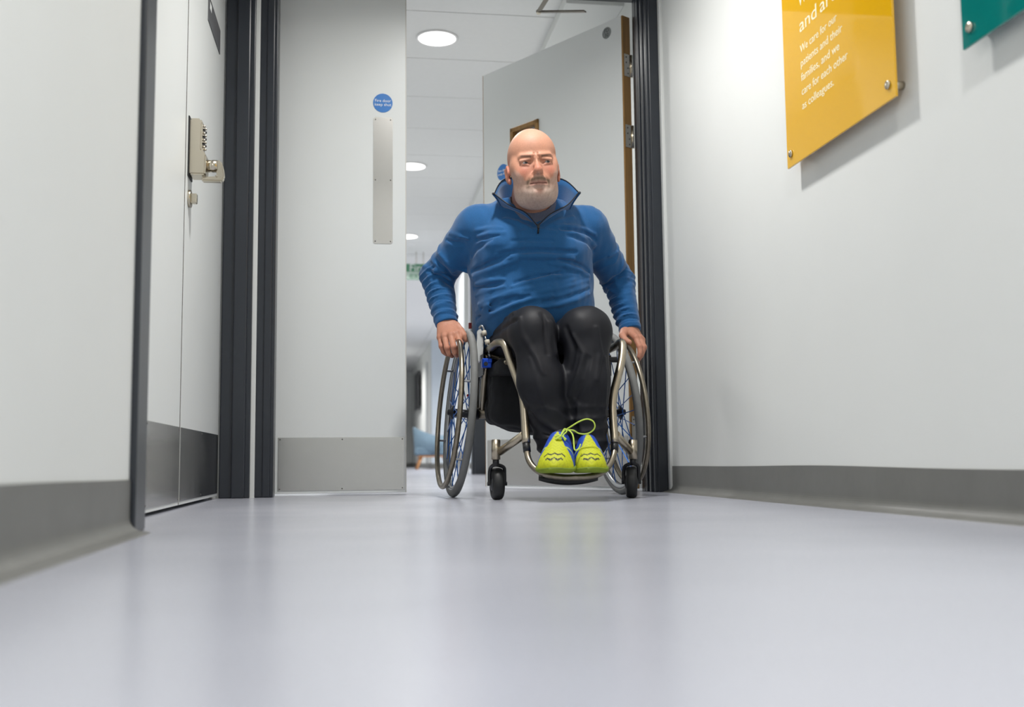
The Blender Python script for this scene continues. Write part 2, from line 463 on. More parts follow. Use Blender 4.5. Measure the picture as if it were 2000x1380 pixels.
for i, tx in enumerate(('FD', '30')):
    t_ = text_obj('disc_lettering', tx, 0.024, mat('dark_print', (70, 72, 74), 0.5), (-0.095, YN - 0.0018, 2.003 - i * 0.021), (1, 0, 0), (0, 0, 1), None, 0.0002, 'CENTER'); t_.parent = s2
# hinges
for z in (1.83, 1.515, 0.26):
    k = cyl('hinge_barrel', (0.004, 0.002, z - 0.05), (0.004, 0.002, z + 0.05), 0.006, M_NICKEL, None, 14); k.parent = d2
    b_ = box('hinge_plate', (0.0, YN + 0.004, z - 0.05), (0.0022, -0.002, z + 0.05), M_NICKEL, None, 0.0006); b_.parent = k
    for q in (-0.036, -0.012, 0.012, 0.036):
        c_ = cyl('screw', (0.002, -0.018 - 0.01 * (q > 0), z + q), (0.0032, -0.018 - 0.01 * (q > 0), z + q), 0.0035, M_SCREW, None, 8); c_.parent = k
# overhead closer arm between the leaf top and the frame head
M_TIDARK = mat('closer_steel', (120, 114, 104), 0.4, 1.0)
ca = tag(bpy.data.objects.new('door_closer', None), 'steel elbow arm of an overhead door closer above the open leaf', 'door closer'); COL.objects.link(ca)
E1, E2, E3 = at(1140, 22, 4.62), at(1052, 23, 4.80), at(1080, -22, 4.45)
ca.location = E2
for a_, b_ in ((E1, E2), (E2, E3)):
    d_ = (b_ - a_).normalized(); up_ = Vector((0, 0, 1)); sd = d_.cross(up_).normalized()
    bm = bmesh.new(); w_, h_ = 0.010, 0.0035
    vs = []
    for p_ in (a_ - d_ * 0.008, b_ + d_ * 0.008):
        vs.append([bm.verts.new(p_ + sd * sx * w_ + up_ * sz * h_) for sx, sz in ((-1, -1), (1, -1), (1, 1), (-1, 1))])
    for j in range(4): bm.faces.new((vs[0][j], vs[0][(j + 1) % 4], vs[1][(j + 1) % 4], vs[1][j]))
    bm.faces.new(vs[0][::-1]); bm.faces.new(vs[1]); bmesh.ops.recalc_face_normals(bm, faces=bm.faces)
    bm_obj('closer_arm', bm, M_TIDARK, ca)
cyl('closer_pivot', E2 - Vector((0, 0, 0.010)), E2 + Vector((0, 0, 0.008)), 0.010, M_NICKEL, ca, 16)
box('closer_body', (E3.x - 0.12, YD + 0.195, E3.z - 0.02), (E3.x + 0.10, YD + 0.26, E3.z + 0.035), M_NICKEL, ca, 0.004)

# ---- left wall double doors (door_3) in a shallow recess
XD = -0.505
jamb('trim_6', [((XL - 0.03, 2.125, 0), (XL + 0.012, 2.228, 2.10), 0.004), ((XD - 0.06, 2.150, 0), (XL, 2.235, 2.10), 0.003)])
jamb('trim_7', [((-0.500, YD - 0.030, 0), (-0.452, YD + 0.03, 2.10), 0.004), ((-0.455, YD - 0.046, 0), (-0.405, YD + 0.03, 2.10), 0.005),
                ((-0.408, YD - 0.036, 0), (-0.388, YD + 0.03, 2.10), 0.003)])
jamb('trim_8', [((XD - 0.06, 2.15, 2.06), (XL + 0.01, YD + 0.02, 2.15), 0.004)])
YS = 3.255
def side_leaf(name, y0, y1):
    d = struct(box(name, (XD - 0.045, y0, 0.010), (XD, y1, 2.055), M_DOOR, bev=0.0012))
    k = box('kick_plate', (XD, y0 + 0.004, 0.020), (XD + 0.0016, y1 - 0.004, 0.236), M_STEEL_D, d, 0.0004)
    n = 3
    for i in range(n):
        for z in (0.229, 0.028):
            y = y0 + 0.014 + (y1 - y0 - 0.028) * i / (n - 1)
            cyl('screw', (XD + 0.001, y, z), (XD + 0.0026, y, z), 0.0028, M_SCREW, k, 10)
    return d
d3a = side_leaf('door_3', 2.24, YS - 0.006)
d3b = side_leaf('door_4', YS + 0.006, YD - 0.034)
box('leaf_edge', (XD - 0.0445, YS + 0.0052, 0.011), (XD - 0.0002, YS + 0.0062, 2.054), mat('leaf_edge_brown', (92, 80, 70), 0.6), d3b)
struct(box('gap_shade_sheet', (XD - 0.07, 2.2, 0), (XD - 0.05, YD, 2.1), M_GAP))  # black sheet behind the leaves, stands for the shade in their gaps

# digital code lock on the far leaf
def lock():
    t = bpy.data.objects.new('code_lock', None); COL.objects.link(t)
    zt, zb = 1.180, 1.004
    y0, y1 = 3.300, 3.372
    t.location = (XD, (y0 + y1) / 2, zb)
    adopt(t, d3b)
    def part(o):
        return o
    def prism(name, prof, ya, yb, material, bev=0.003):
        bm = bmesh.new()
        A = [bm.verts.new((XD + x, ya, z)) for x, z in prof]; B = [bm.verts.new((XD + x, yb, z)) for x, z in prof]
        bm.faces.new(A); bm.faces.new(B[::-1])
        for i in range(len(A)): bm.faces.new((A[i], A[(i + 1) % len(A)], B[(i + 1) % len(A)], B[i]))
        bmesh.ops.recalc_face_normals(bm, faces=bm.faces)
        if bev: bmesh.ops.bevel(bm, geom=list(bm.edges), offset=bev, segments=2, affect='EDGES')
        return bm_obj(name, bm, material, t)
    prism('back_plate', [(0, zb - 0.006), (0.004, zb - 0.006), (0.004, zt + 0.006), (0, zt + 0.006)], y0 - 0.004, y1 + 0.004, M_BLACK, 0.001)
    prism('lock_body', [(0.003, zb), (0.052, zb), (0.054, zb + 0.062), (0.040, zb + 0.080), (0.042, zt - 0.014), (0.036, zt), (0.003, zt)], y0, y1, M_NICKEL, 0.005)
    for i in range(7):
        z = zb + 0.092 + i * 0.0108
        for y in (y0 + 0.022, y1 - 0.022):
            cyl('key_button', (XD + 0.038, y, z), (XD + 0.0475, y, z), 0.0036, M_BLACK if i % 2 else M_NICKEL, t, 12)
    zk = zb + 0.036
    cyl('knob_spindle', (XD + 0.050, 3.336, zk), (XD + 0.084, 3.336, zk), 0.019, M_NICKEL, t, 24)
    prism('lever', [(0.038, zb - 0.014), (0.098, zb - 0.014), (0.106, zb + 0.000), (0.104, zb + 0.024), (0.096, zb + 0.050), (0.082, zb + 0.055), (0.082, zb + 0.002), (0.038, zb + 0.0)], 3.322, 3.350, M_NICKEL, 0.004)
    return t
lock()
# key cylinder and thumb turn below
kc = bpy.data.objects.new('key_cylinder', None); COL.objects.link(kc); kc.location = (XD, 3.33, 0.935); adopt(kc, d3b)
cyl('escutcheon', (XD, 3.33, 0.935), (XD + 0.008, 3.33, 0.935), 0.027, M_NICKEL, kc, 28)
box('thumb_turn', (XD + 0.006, 3.319, 0.920), (XD + 0.026, 3.341, 0.950), M_NICKEL, kc, 0.003)
# small grey door plate
pl = box('door_plate', (XD, 3.67, 1.645), (XD + 0.003, 3.99, 1.737), mat('grey_plate', (92, 93, 96), 0.4), d3b, 0.0006)
box('plate_mark', (XD + 0.003, 3.70, 1.698), (XD + 0.0034, 3.74, 1.722), M_WHITE, pl)

# ---- acrylic value signs on the right wall
def wall_sign(name, label, y0, y1, z0, z1, rgb, standoff_y):
    t = thing(name, (XR, (y0 + y1) / 2, z0), label, 'sign')
    m_ = mat(name + '_acrylic', rgb, 0.06, spec=0.5, coat=0.6)
    box('panel', (XR - 0.036, y0, z0), (XR - 0.030, y1, z1), m_, t, 0.0008)
    for y in (y0 + 0.030, y1 - 0.030):
        for z in (z0 + 0.036, z1 - 0.036):
            f = cyl('standoff', (XR - 0.030, y, z), (XR + 0.001, y, z), 0.010, M_NICKEL, t, 20)
            lathe('standoff_cap', [(0.0105, 0), (0.0105, -0.004), (0.009, -0.0055), (0.001, -0.006)], (XR - 0.0362, y, z), (1, 0, 0), M_NICKEL, f, 24)
    return t
ys = wall_sign('yellow_wall_sign', 'yellow glossy acrylic sign with white lettering on the right wall', 2.222, 2.842, 0.945, 1.80, (233, 178, 10), 0)
ts = wall_sign('teal_wall_sign', 'teal glossy acrylic sign at the upper right edge of the picture', 1.33, 1.948, 0.945, 1.80, (10, 122, 116), 0)
M_TXT = mat('cream_lettering', (248, 240, 205), 0.4)
def sign_text(body, yleft, z, size):
    o = text_obj('lettering', body, size, M_TXT, (XR - 0.0363, yleft, z), (0, -1, 0), (0, 0, 1), ys, 0.0002)
    return o
def sline(body, z, size, wd, y=2.727):
    return text_obj('lettering', body, size, M_TXT, (XR - 0.0363, y, z), (0, -1, 0), (0, 0, 1), ys, 0.0002, width=wd)
sline('W', 1.372, 0.056, 0.052)
sline('and', 1.298, 0.056, 0.110)
sline('are', 1.298, 0.056, 0.100, 2.727 - 0.132)
for body, z, wd in (('We care for our', 1.240, 0.228), ('patients and their', 1.200, 0.254), ('families, and we', 1.160, 0.236),
                    ('care for each other', 1.120, 0.278), ('as colleagues.', 1.080, 0.196)):
    sline(body, z, 0.0315, wd)

# ---- far corridor contents
# second cross-corridor frame with its leaf folded back
jamb('trim_10', [((1.165, 10.52, 0), (1.305, 10.60, 2.1), 0.004), ((1.145, 10.56, 0), (1.20, 10.68, 2.1), 0.003)])
d5 = struct(box('door_5', (1.085, 10.70, 0.01), (1.13, 11.62, 2.04), mat('far_leaf_shade_grey', (200, 205, 210), 0.4), bev=0.002))  # grey of the leaf is shade put into its colour
box('leaf_edge', (1.084, 10.694, 0.01), (1.132, 10.70, 2.04), M_WHITE, d5)
box('kick_plate', (1.0835, 10.72, 0.02), (1.085, 11.6, 0.23), M_STEEL_D, d5)
# hanging exit sign
S0 = at(808, 531, 11.55)
es = thing('exit_sign', (S0.x, 11.55, ZC), 'green and white hanging exit sign in the far corridor', 'exit sign')
gz0, gz1 = at(808, 546, 11.55).z, at(808, 515, 11.55).z
gx0, gx1 = S0.x - 0.32, at(836, 531, 11.55).x
box('sign_panel', (gx0, 11.55, gz0), (gx1, 11.558, gz1), mat('sign_green', (92, 150, 118), 0.5), es, 0.001)
gm = (gz0 + gz1) / 2
box('sign_lower_panel', (gx0, 11.5485, gz0 + 0.006), (gx1, 11.5505, gm), mat('sign_pale', (196, 214, 202), 0.5), es)
text_obj('lettering', 'Fire', 0.115, M_WHITE, (at(799, 530, 11.55).x, 11.549, gm + 0.006), (1, 0, 0), (0, 0, 1), es, 0.0004)
text_obj('lettering', 'exit', 0.105, mat('sign_green', (0, 0, 0)), (at(799, 530, 11.55).x, 11.547, gz0 + 0.016), (1, 0, 0), (0, 0, 1), es, 0.0004)
for dx in (0.05, gx1 - gx0 - 0.05, at(813, 500, 11.55).x - gx0):
    cyl('suspension_wire', (gx0 + dx, 11.554, gz1), (gx0 + dx, 11.554, ZC), 0.004, M_NICKEL, es, 8)

# television on the recess wall
tvc = at(803, 765, 24.4)
tv = thing('wall_television', (1.40, 23.6, 1.2), 'dark wall-mounted screen at the far end of the corridor', 'screen')
box('screen', (1.33, 22.9, at(803, 800, 23.6).z), (1.37, 24.2, at(803, 728, 23.6).z), M_BLACK, tv, 0.005)
box('bracket', (1.365, 23.4, 1.35), (1.42, 23.8, 1.7), M_BLACK, tv, 0.003)
struct(box('trim_11', (1.405, 21.2, 0.1), (1.42, 21.32, 2.1), mat('far_trim', (150, 156, 164), 0.5)))

# blue tub armchair in the lobby
AY = 18.6
def armchair():
    a0 = at(803, 915, AY); cx = at(832, 915, AY).x
    t = thing('armchair', (cx, AY, 0), 'small slate-blue tub armchair with wooden legs in the far lobby', 'armchair')
    mb = mat('slate_blue_fabric', (104, 126, 142), 0.9, var=0.05, vscale=30, bump=0.2, bscale=400)
    wood = mat('beech_leg', (196, 140, 92), 0.5, var=0.08, vscale=20)
    xl, xr = at(803, 900, AY).x, at(803, 900, AY).x + 0.66
    zb = at(815, 889, AY).z; zt = at(803, 834, AY).z; za = at(835, 851, AY).z
    # wrap-around shell: U-shaped wall, high at the left-hand back, sloping down to the arm
    bm = bmesh.new(); n = 24; th = 0.055; rings = []
    cxm, cym, rx, ry = (xl + xr) / 2 + 0.03, AY, (xr - xl) / 2 - 0.03, 0.30
    for i in range(n + 1):
        ang = math.radians(20 + 300 * i / n)       # opening towards +x / -y
        f = abs(i / n - 0.5) * 2
        zt_ = zt - (zt - za) * min(1, f * 1.5) ** 1.2
        fl = 1.0
        out = []
        for rr_, zz in ((0.86, zb), (1.0 + 0.02, zb + 0.1), (1.10, zt_), (1.10 - 0.13, zt_ + 0.005), (0.82, zb + 0.1)):
            out.append(bm.verts.new((cxm + rx * rr_ * math.cos(ang), cym + ry * rr_ * math.sin(ang), zz)))
        rings.append(out)
    for A, B in zip(rings[:-1], rings[1:]):
        for j in range(5): bm.faces.new((A[j], A[(j + 1) % 5], B[(j + 1) % 5], B[j]))
    bm.faces.new(rings[0]); bm.faces.new(rings[-1][::-1]); bmesh.ops.recalc_face_normals(bm, faces=bm.faces)
    bm_obj('shell', bm, mb, t, smooth=True)
    bm = bmesh.new(); bm_box(bm, (xl + 0.06, AY - 0.27, zb), (xr - 0.03, AY + 0.27, zb + 0.14), 0.04, 3); bm_obj('seat_cushion', bm, mb, t)
    box('seat_base', (xl + 0.12, AY - 0.24, zb - 0.03), (xr - 0.05, AY + 0.24, zb), wood, t, 0.01)
    for sx, sy in ((-1, -1), (1, -1), (-1, 1), (1, 1)):
        top = Vector(((xl + xr) / 2 + 0.04 + sx * 0.20, AY + sy * 0.18, zb - 0.02)); bot = Vector(((xl + xr) / 2 + 0.04 + sx * 0.28, AY + sy * 0.24, 0.0))
        cyl('leg', top, bot, 0.024, wood, t, 12, 0.013)
armchair()
# ================================================================== wheelchair
M_TI = mat('brushed_titanium', (176, 166, 148), 0.33, 1.0, var=0.05, vscale=40, bump=0.05, bscale=300)
M_TI_D = mat('worn_titanium', (140, 132, 118), 0.36, 1.0, var=0.12, vscale=60)
M_TYRE = mat('grey_rubber', (112, 113, 112), 0.7, var=0.08, vscale=30, bump=0.1, bscale=250)
M_RUB = mat('black_rubber', (26, 27, 28), 0.55, var=0.1, vscale=40)
M_RIM = mat('rim_alloy', (150, 152, 155), 0.3, 1.0)
M_SPOKE = mat('blue_spoke', (30, 92, 168), 0.35, 0.5)
M_HUB = mat('hub_black', (24, 26, 34), 0.35, 0.3)
M_BLUEA = mat('blue_anodised', (22, 74, 190), 0.3, 0.6)
M_RED = mat('red_plastic', (160, 28, 32), 0.4)
M_FAB = mat('black_fabric', (22, 23, 27), 0.85, var=0.2, vscale=40, bump=0.3, bscale=600)
CX, CY, YAW = 0.672, 3.93, math.radians(3.2)
chair = thing('wheelchair', (CX, CY, 0), 'active wheelchair with titanium frame, blue spokes and grey tyres', 'wheelchair', rz=0)
RW, RP = 0.305, 0.270

def build_wheel():
    """wheel in its own frame: axis = +x (outward), centre at the origin. returns rim object with children"""
    n = 72
    def ring(name, prof, material, parent):
        bm = bmesh.new(); rings = []
        for i in range(n):
            a = 2 * math.pi * i / n
            rings.append([bm.verts.new((x, r * math.cos(a), r * math.sin(a))) for x, r in prof])
        k = len(prof)
        for i in range(n):
            A, B = rings[i], rings[(i + 1) % n]
            for j in range(k): bm.faces.new((A[j], A[(j + 1) % k], B[(j + 1) % k], B[j]))
        bmesh.ops.recalc_face_normals(bm, faces=bm.faces)
        return bm_obj(name, bm, material, parent, smooth=True, keep_local=True)
    rim = ring('rear_wheel', [(-0.010, 0.284), (-0.0105, 0.276), (-0.007, 0.266), (0.007, 0.266), (0.0105, 0.276), (0.010, 0.284), (0.006, 0.280), (-0.006, 0.280)], M_RIM, None)
    R0 = 0.2915
    ring('tyre', [(0.0135 * math.cos(a), R0 + 0.0135 * math.sin(a)) for a in [2 * math.pi * i / 14 for i in range(14)]], M_TYRE, rim)
    ring('push_rim', [(0.040 + 0.0095 * math.cos(a), RP + 0.0095 * math.sin(a)) for a in [2 * math.pi * i / 12 for i in range(12)]], M_TI_D, rim)
    for i in range(6):
        a = 2 * math.pi * (i + 0.35) / 6
        bm = bmesh.new(); bm_tube(bm, [(0.006, 0.272 * math.cos(a), 0.272 * math.sin(a)), (0.038, RP * math.cos(a), RP * math.sin(a))], 0.0042, 8)
        bm_obj('rim_tab', bm, M_RIM, rim, keep_local=True)
    h = lathe('hub', [(0.012, -0.055), (0.012, -0.04), (0.026, -0.038), (0.026, -0.033), (0.015, -0.028), (0.015, 0.020), (0.027, 0.024), (0.027, 0.029), (0.013, 0.034), (0.010, 0.045), (0.003, 0.047)], (0, 0, 0), (1, 0, 0), M_HUB, None, 28)
    h.parent = rim
    bm = bmesh.new(); bm_tube(bm, [(0, 0, 0), (0, 0, 1)], 0.0019, 6)
    sme = bpy.data.meshes.new('spoke'); bm.to_mesh(sme); bm.free(); sme.materials.append(M_SPOKE)
    ns = 28
    for i in range(ns):
        side = 1 if i % 2 else -1
        a1 = 2 * math.pi * i / ns; lean = math.radians(58) * (1 if (i // 2) % 2 else -1)
        p0 = Vector((0.0265 if side > 0 else -0.0355, 0.024 * math.cos(a1 + lean), 0.024 * math.sin(a1 + lean)))
        p1 = Vector((side * 0.003, 0.268 * math.cos(a1), 0.268 * math.sin(a1)))
        s = bpy.data.objects.new('spoke', sme); COL.objects.link(s); s.parent = rim
        d = p1 - p0
        M = d.to_track_quat('Z', 'Y').to_matrix().to_4x4() @ Matrix.Diagonal((1, 1, d.length, 1)); M.translation = p0
        s.matrix_basis = M
    return rim

def copy_tree(o, parent):
    c = o.copy(); COL.objects.link(c); c.parent = parent
    for ch in o.children: copy_tree(ch, c)
    return c

CAMB = math.radians(5.2)
def place_wheel(w, side, cx):
    """side -1: picture left, +1: picture right; tops lean inwards"""
    ax = Vector((side * math.cos(CAMB), 0, math.sin(CAMB)))          # outward axis
    ax = Matrix.Rotation(YAW, 3, 'Z') @ ax
    fy = Matrix.Rotation(YAW, 3, 'Z') @ Vector((0, 1, 0))
    up = ax.cross(fy) if side > 0 else fy.cross(ax)
    y_ = up.cross(ax)
    M = Matrix((ax, y_, up)).transposed().to_4x4()
    M.translation = Vector((cx - side * RW * math.sin(CAMB), CY + (cx - CX) * math.sin(YAW), RW * math.cos(CAMB)))
    w.parent = chair; w.matrix_parent_inverse = parent_inv(chair); w.matrix_basis = M
w1 = build_wheel()
w2 = copy_tree(w1, None)
place_wheel(w1, -1, 0.352); place_wheel(w2, 1, 0.992)

# main frame side tubes
def ptube(name, pts, r, material, sub=4, n=14):
    return tube(name, [at(*p) if p[1] > 5 else Vector(p) for p in pts], r, material, chair, n, False, sub)
FL = [(938, 694, 4.04), (955, 682, 3.82), (963, 676, 3.68), (972, 669, 3.615), (986, 673, 3.575), (999, 710, 3.54), (1012, 745, 3.51), (1019.5, 766, 3.492), (1023, 788, 3.477), (1025, 815, 3.46), (1028, 865, 3.43)]
FR = [(1156, 694, 4.02), (1190, 682, 3.80), (1204, 674, 3.68), (1212, 668, 3.60), (1216, 676, 3.57), (1213.5, 706, 3.54), (1205, 742, 3.51), (1199, 766, 3.492), (1196.5, 788, 3.477), (1197, 815, 3.46), (1201, 865, 3.43)]
ptube('frame_tube', FL, 0.0138, M_TI); ptube('frame_tube', FR, 0.0138, M_TI)
# footrest loop with black sleeves
FRL = [(1027.5, 862, 3.431), (1029, 880, 3.42), (1033, 898, 3.40), (1044, 914, 3.37), (1065, 926, 3.345), (1095, 931.5, 3.335), (1125, 932, 3.335), (1152, 930, 3.335), (1172, 924, 3.345), (1188, 911, 3.37), (1197, 894, 3.40), (1200.5, 878, 3.42), (1201, 862, 3.431)]
ptube('footrest_tube', FRL, 0.0100, M_TI_D)
for a, b in (((1027.5, 864, 3.4305), (1029.5, 882, 3.419)), ((1201, 864, 3.4305), (1200, 882, 3.419))):
    ptube('tube_sleeve', [a, b], 0.0124, M_BLACK, 0)
# foot plate sling
bm = bmesh.new(); n = 20; rows = []
for i in range(n + 1):
    f = i / n; px = 1052 + (1168 - 1052) * f; sag = 1 - (2 * f - 1) ** 2
    prof = [(932 + 4 * sag, 3.345), (938 + 9 * sag, 3.36), (936 + 9.5 * sag, 3.44), (930 + 5 * sag, 3.50), (926 + 5 * sag, 3.50), (930 + 4 * sag, 3.42)]
    rows.append([bm.verts.new(at(px, y, Y)) for y, Y in prof])
for A, B in zip(rows[:-1], rows[1:]):
    for j in range(6): bm.faces.new((A[j], A[(j + 1) % 6], B[(j + 1) % 6], B[j]))
bm.faces.new(rows[0]); bm.faces.new(rows[-1][::-1]); bmesh.ops.recalc_face_normals(bm, faces=bm.faces)
bm_obj('foot_plate', bm, M_RUB, chair, smooth=True)

# castors
def castor(hx, hy0, hy1, arm, wx, wy, wY, steer):
    ptube('castor_arm', arm, 0.0135, M_TI, 0)
    hs = ptube('castor_housing', [(hx, hy0, 3.555), (hx, hy1, 3.555)], 0.0150, M_TI, 0, 20)
    cyl('stem_cap', at(hx, hy0 - 1, 3.555), at(hx, hy0 + 2, 3.555), 0.0125, M_TI_D, hs, 16)
    base = at(hx, hy1, 3.555); wc = at(wx, wy, wY); r = 0.053
    wc.z = r
    sd = Matrix.Rotation(steer, 3, 'Z') @ Vector((1, 0, 0)); hw = 0.018
    lathe_prof = [(0.012, -hw), (0.030, -hw * 0.95), (0.034, -hw), (0.046, -hw), (0.051, -hw * 0.8), (0.053, -hw * 0.4), (0.053, hw * 0.4), (0.051, hw * 0.8), (0.046, hw), (0.034, hw), (0.030, hw * 0.95), (0.012, hw)]
    cw = lathe('castor_wheel', lathe_prof, wc, sd, M_RUB, chair, 40)
    lathe('castor_hub', [(0.006, -hw - 0.006), (0.022, -hw - 0.001), (0.024, 0), (0.022, hw + 0.001), (0.006, hw + 0.006)], wc, sd, mat('castor_hub_grey', (60, 62, 64), 0.4, 0.4), cw, 24)
    t0 = base + Vector((0, 0, -0.004))
    crown = wc.copy(); crown.z = wc.z + 0.062
    top = (crown + t0) / 2
    cyl('fork_stem', base + Vector((0, 0, 0.004)), Vector((base.x, base.y, crown.z - 0.004)), 0.011, M_BLACK, chair, 16)
    pts = [wc - sd * 0.0255, wc - sd * 0.0255 + Vector((0, 0, 0.035)), wc - sd * 0.022 + Vector((0, -0.008, 0.054)), Vector((base.x, base.y, crown.z)) - sd * 0.008,
           Vector((base.x, base.y, crown.z)) + sd * 0.008, wc + sd * 0.022 + Vector((0, -0.008, 0.054)), wc + sd * 0.0255 + Vector((0, 0, 0.035)), wc + sd * 0.0255]
    tube('castor_fork', pts, 0.0062, M_BLACK, chair, 10, False, 4)
    cyl('castor_bolt', wc - sd * 0.033, wc + sd * 0.033, 0.0065, M_BLACK, chair, 12)
castor(968.5, 859, 897, [(1024, 848, 3.448), (976, 882, 3.55)], 971, 943, 3.59, math.radians(3))
castor(1236, 859, 896, [(1203, 848, 3.448), (1230, 880, 3.55)], 1233, 942, 3.57, math.radians(-12))

# axle tube, uprights, seat rails
Rz = Matrix.Rotation(YAW, 3, 'Z')
def loc(x, y, z): return Vector((CX, CY, 0)) + Rz @ Vector((x, y, 0)) + Vector((0, 0, z))
tube('axle_tube', [loc(-0.255, 0, 0.300), loc(0.255, 0, 0.300)], 0.0165, M_TI_D, chair, 16)
tube('axle_clamp', [loc(-0.262, 0, 0.300), loc(-0.225, 0, 0.300)], 0.022, M_HUB, chair, 18)
tube('axle_clamp', [loc(0.225, 0, 0.300), loc(0.262, 0, 0.300)], 0.022, M_HUB, chair, 18)
ptube('frame_upright', [(940.5, 808, 3.925), (944, 770, 3.895), (948, 725, 3.86), (951, 692, 3.84)], 0.0115, M_TI)
ptube('frame_upright', [(931, 806, 3.945), (931, 760, 3.97), (934, 700, 4.02)], 0.0095, M_TI_D)
ptube('frame_upright', [(1166, 805, 3.925), (1170, 760, 3.89), (1176, 692, 3.84)], 0.0115, M_TI)
ptube('seat_rail', [(958, 695, 3.79), (972, 698, 3.74), (990, 708, 3.60)], 0.0075, M_TI)
tube('seat_crossbar', [at(975, 702, 3.70), at(1205, 702, 3.66)], 0.010, M_BLACK, chair, 12)
# seat sling / cushion
bm = bmesh.new()
c0, c1 = loc(-0.19, 0.10, 0.43), loc(0.19, -0.33, 0.485)
bm_box(bm, (c0.x, c1.y, 0.425), (c1.x, c0.y, 0.475), 0.018, 3)
bm_obj('seat_cushion', bm, M_FAB, chair, smooth=True)
# backrest: two canes and a curved sling
for sx in (-1, 1):
    tube('back_cane', [loc(sx * 0.205, 0.07, 0.44), loc(sx * 0.207, 0.105, 0.60), loc(sx * 0.208, 0.13, 0.775)], 0.0115, M_BLACK, chair, 12, False, 3)
bm = bmesh.new(); rows = []
for i in range(13):
    f = i / 12 * 2 - 1; bow = 0.05 * (1 - f * f)
    rows.append([bm.verts.new(loc(f * 0.203, y + bow + t, z)) for y, z, t in ((0.075, 0.47, 0), (0.105, 0.60, 0), (0.13, 0.755, 0), (0.13, 0.755, 0.012), (0.105, 0.60, 0.012), (0.075, 0.47, 0.012))])
for A, B in zip(rows[:-1], rows[1:]):
    for j in range(6): bm.faces.new((A[j], A[(j + 1) % 6], B[(j + 1) % 6], B[j]))
bm.faces.new(rows[0]); bm.faces.new(rows[-1][::-1]); bmesh.ops.recalc_face_normals(bm, faces=bm.faces)
bm_obj('back_sling', bm, M_FAB, chair, smooth=True)
# side guards: thin curved plates with a rolled edge, between thigh and tyre
def guard(sx):
    bm = bmesh.new(); rows = []
    for i in range(11):
        f = i / 10; y = 0.09 - 0.26 * f
        top = 0.505 + 0.085 * math.sin(math.pi * min(1, f * 1.15 + 0.12)) ** 0.7
        rows.append([bm.verts.new(loc(sx * (0.232 + e), y, z)) for e, z in ((0, 0.43), (0, top), (0.003, top), (0.003, 0.43))])
    for A, B in zip(rows[:-1], rows[1:]):
        for j in range(4): bm.faces.new((A[j], A[(j + 1) % 4], B[(j + 1) % 4], B[j]))
    bm.faces.new(rows[0]); bm.faces.new(rows[-1][::-1]); bmesh.ops.recalc_face_normals(bm, faces=bm.faces)
    return bm_obj('side_guard', bm, M_HUB, chair, smooth=False)
guard(-1); guard(1)
# parking brake on the picture-left side: silver lever plate, rod with collars and a blue clamp
bm = bmesh.new(); pts = [(932, 646), (938, 640), (944, 648), (945, 668), (944, 690), (941, 704), (936, 710), (931, 700), (930, 676)]
A = [bm.verts.new(at(x, y, 3.80)) for x, y in pts]; B = [bm.verts.new(v.co + Vector((0, 0.006, 0))) for v in A]
bm.faces.new(A); bm.faces.new(B[::-1])
for i in range(len(A)): bm.faces.new((A[i], B[i], B[(i + 1) % len(A)], A[(i + 1) % len(A)]))
bmesh.ops.recalc_face_normals(bm, faces=bm.faces); bmesh.ops.bevel(bm, geom=list(bm.edges), offset=0.0012, segments=1, affect='EDGES')
brk = bm_obj('brake_lever', bm, mat('polished_alloy', (198, 198, 200), 0.22, 1.0), chair)
ptube('brake_lever_arm', [(936, 641, 3.795), (940, 636, 3.79), (945, 641, 3.785), (946, 652, 3.78)], 0.0045, M_RIM)
cyl('brake_collar', at(945, 646, 3.775), at(947, 654, 3.772), 0.0085, mat('bone_plastic', (196, 190, 176), 0.5), chair, 16)
cyl('brake_collar', at(951, 664, 3.765), at(953, 672, 3.762), 0.0095, MATS['bone_plastic'], chair, 16)
ptube('brake_rod', [(946, 652, 3.774), (949, 662, 3.768), (953, 674, 3.76), (957, 700, 3.75)], 0.0036, M_RIM, 0, 10)
cyl('brake_spring', at(955.5, 690, 3.753), at(957.5, 699, 3.75), 0.0060, M_RIM, chair, 14)
b0, b1 = at(940, 719, 3.755), at(961, 699, 3.725)
ck = box('brake_clamp', (b0.x, b1.y, b0.z), (b1.x, b0.y + 0.012, b1.z), M_BLUEA, chair, 0.004)
cyl('clamp_bolt', at(949, 710, 3.716), at(949, 710, 3.74), 0.0075, M_BLACK, ck, 12)
box('clamp_cap', at(954, 708, 3.722), at(961, 700, 3.714), M_BLUEA, ck, 0.001)
# red quick-release tabs on the back cane
for (x0, y0, x1, y1) in ((915, 642, 921, 630), (922, 636, 929, 625)):
    p0, p1 = at(x0, y0, 3.99), at(x1, y1, 3.985)
    box('red_tab', (p0.x, p1.y - 0.006, p0.z), (p1.x, p0.y + 0.006, p1.z), M_RED, chair, 0.002)
for p in ((913.5, 772, 3.84),):
    lathe('red_nipple', [(0.001, -0.004), (0.005, -0.002), (0.005, 0.002), (0.001, 0.004)], at(*p), (1, 0, 0), M_RED, chair, 10)
# ================================================================== implicit-surface modelling (bodies and cloth)
def V3(p): return np.array((p[0], p[1], p[2]), dtype=np.float64)
def P3(px, py, Y): return V3(at(px, py, Y))

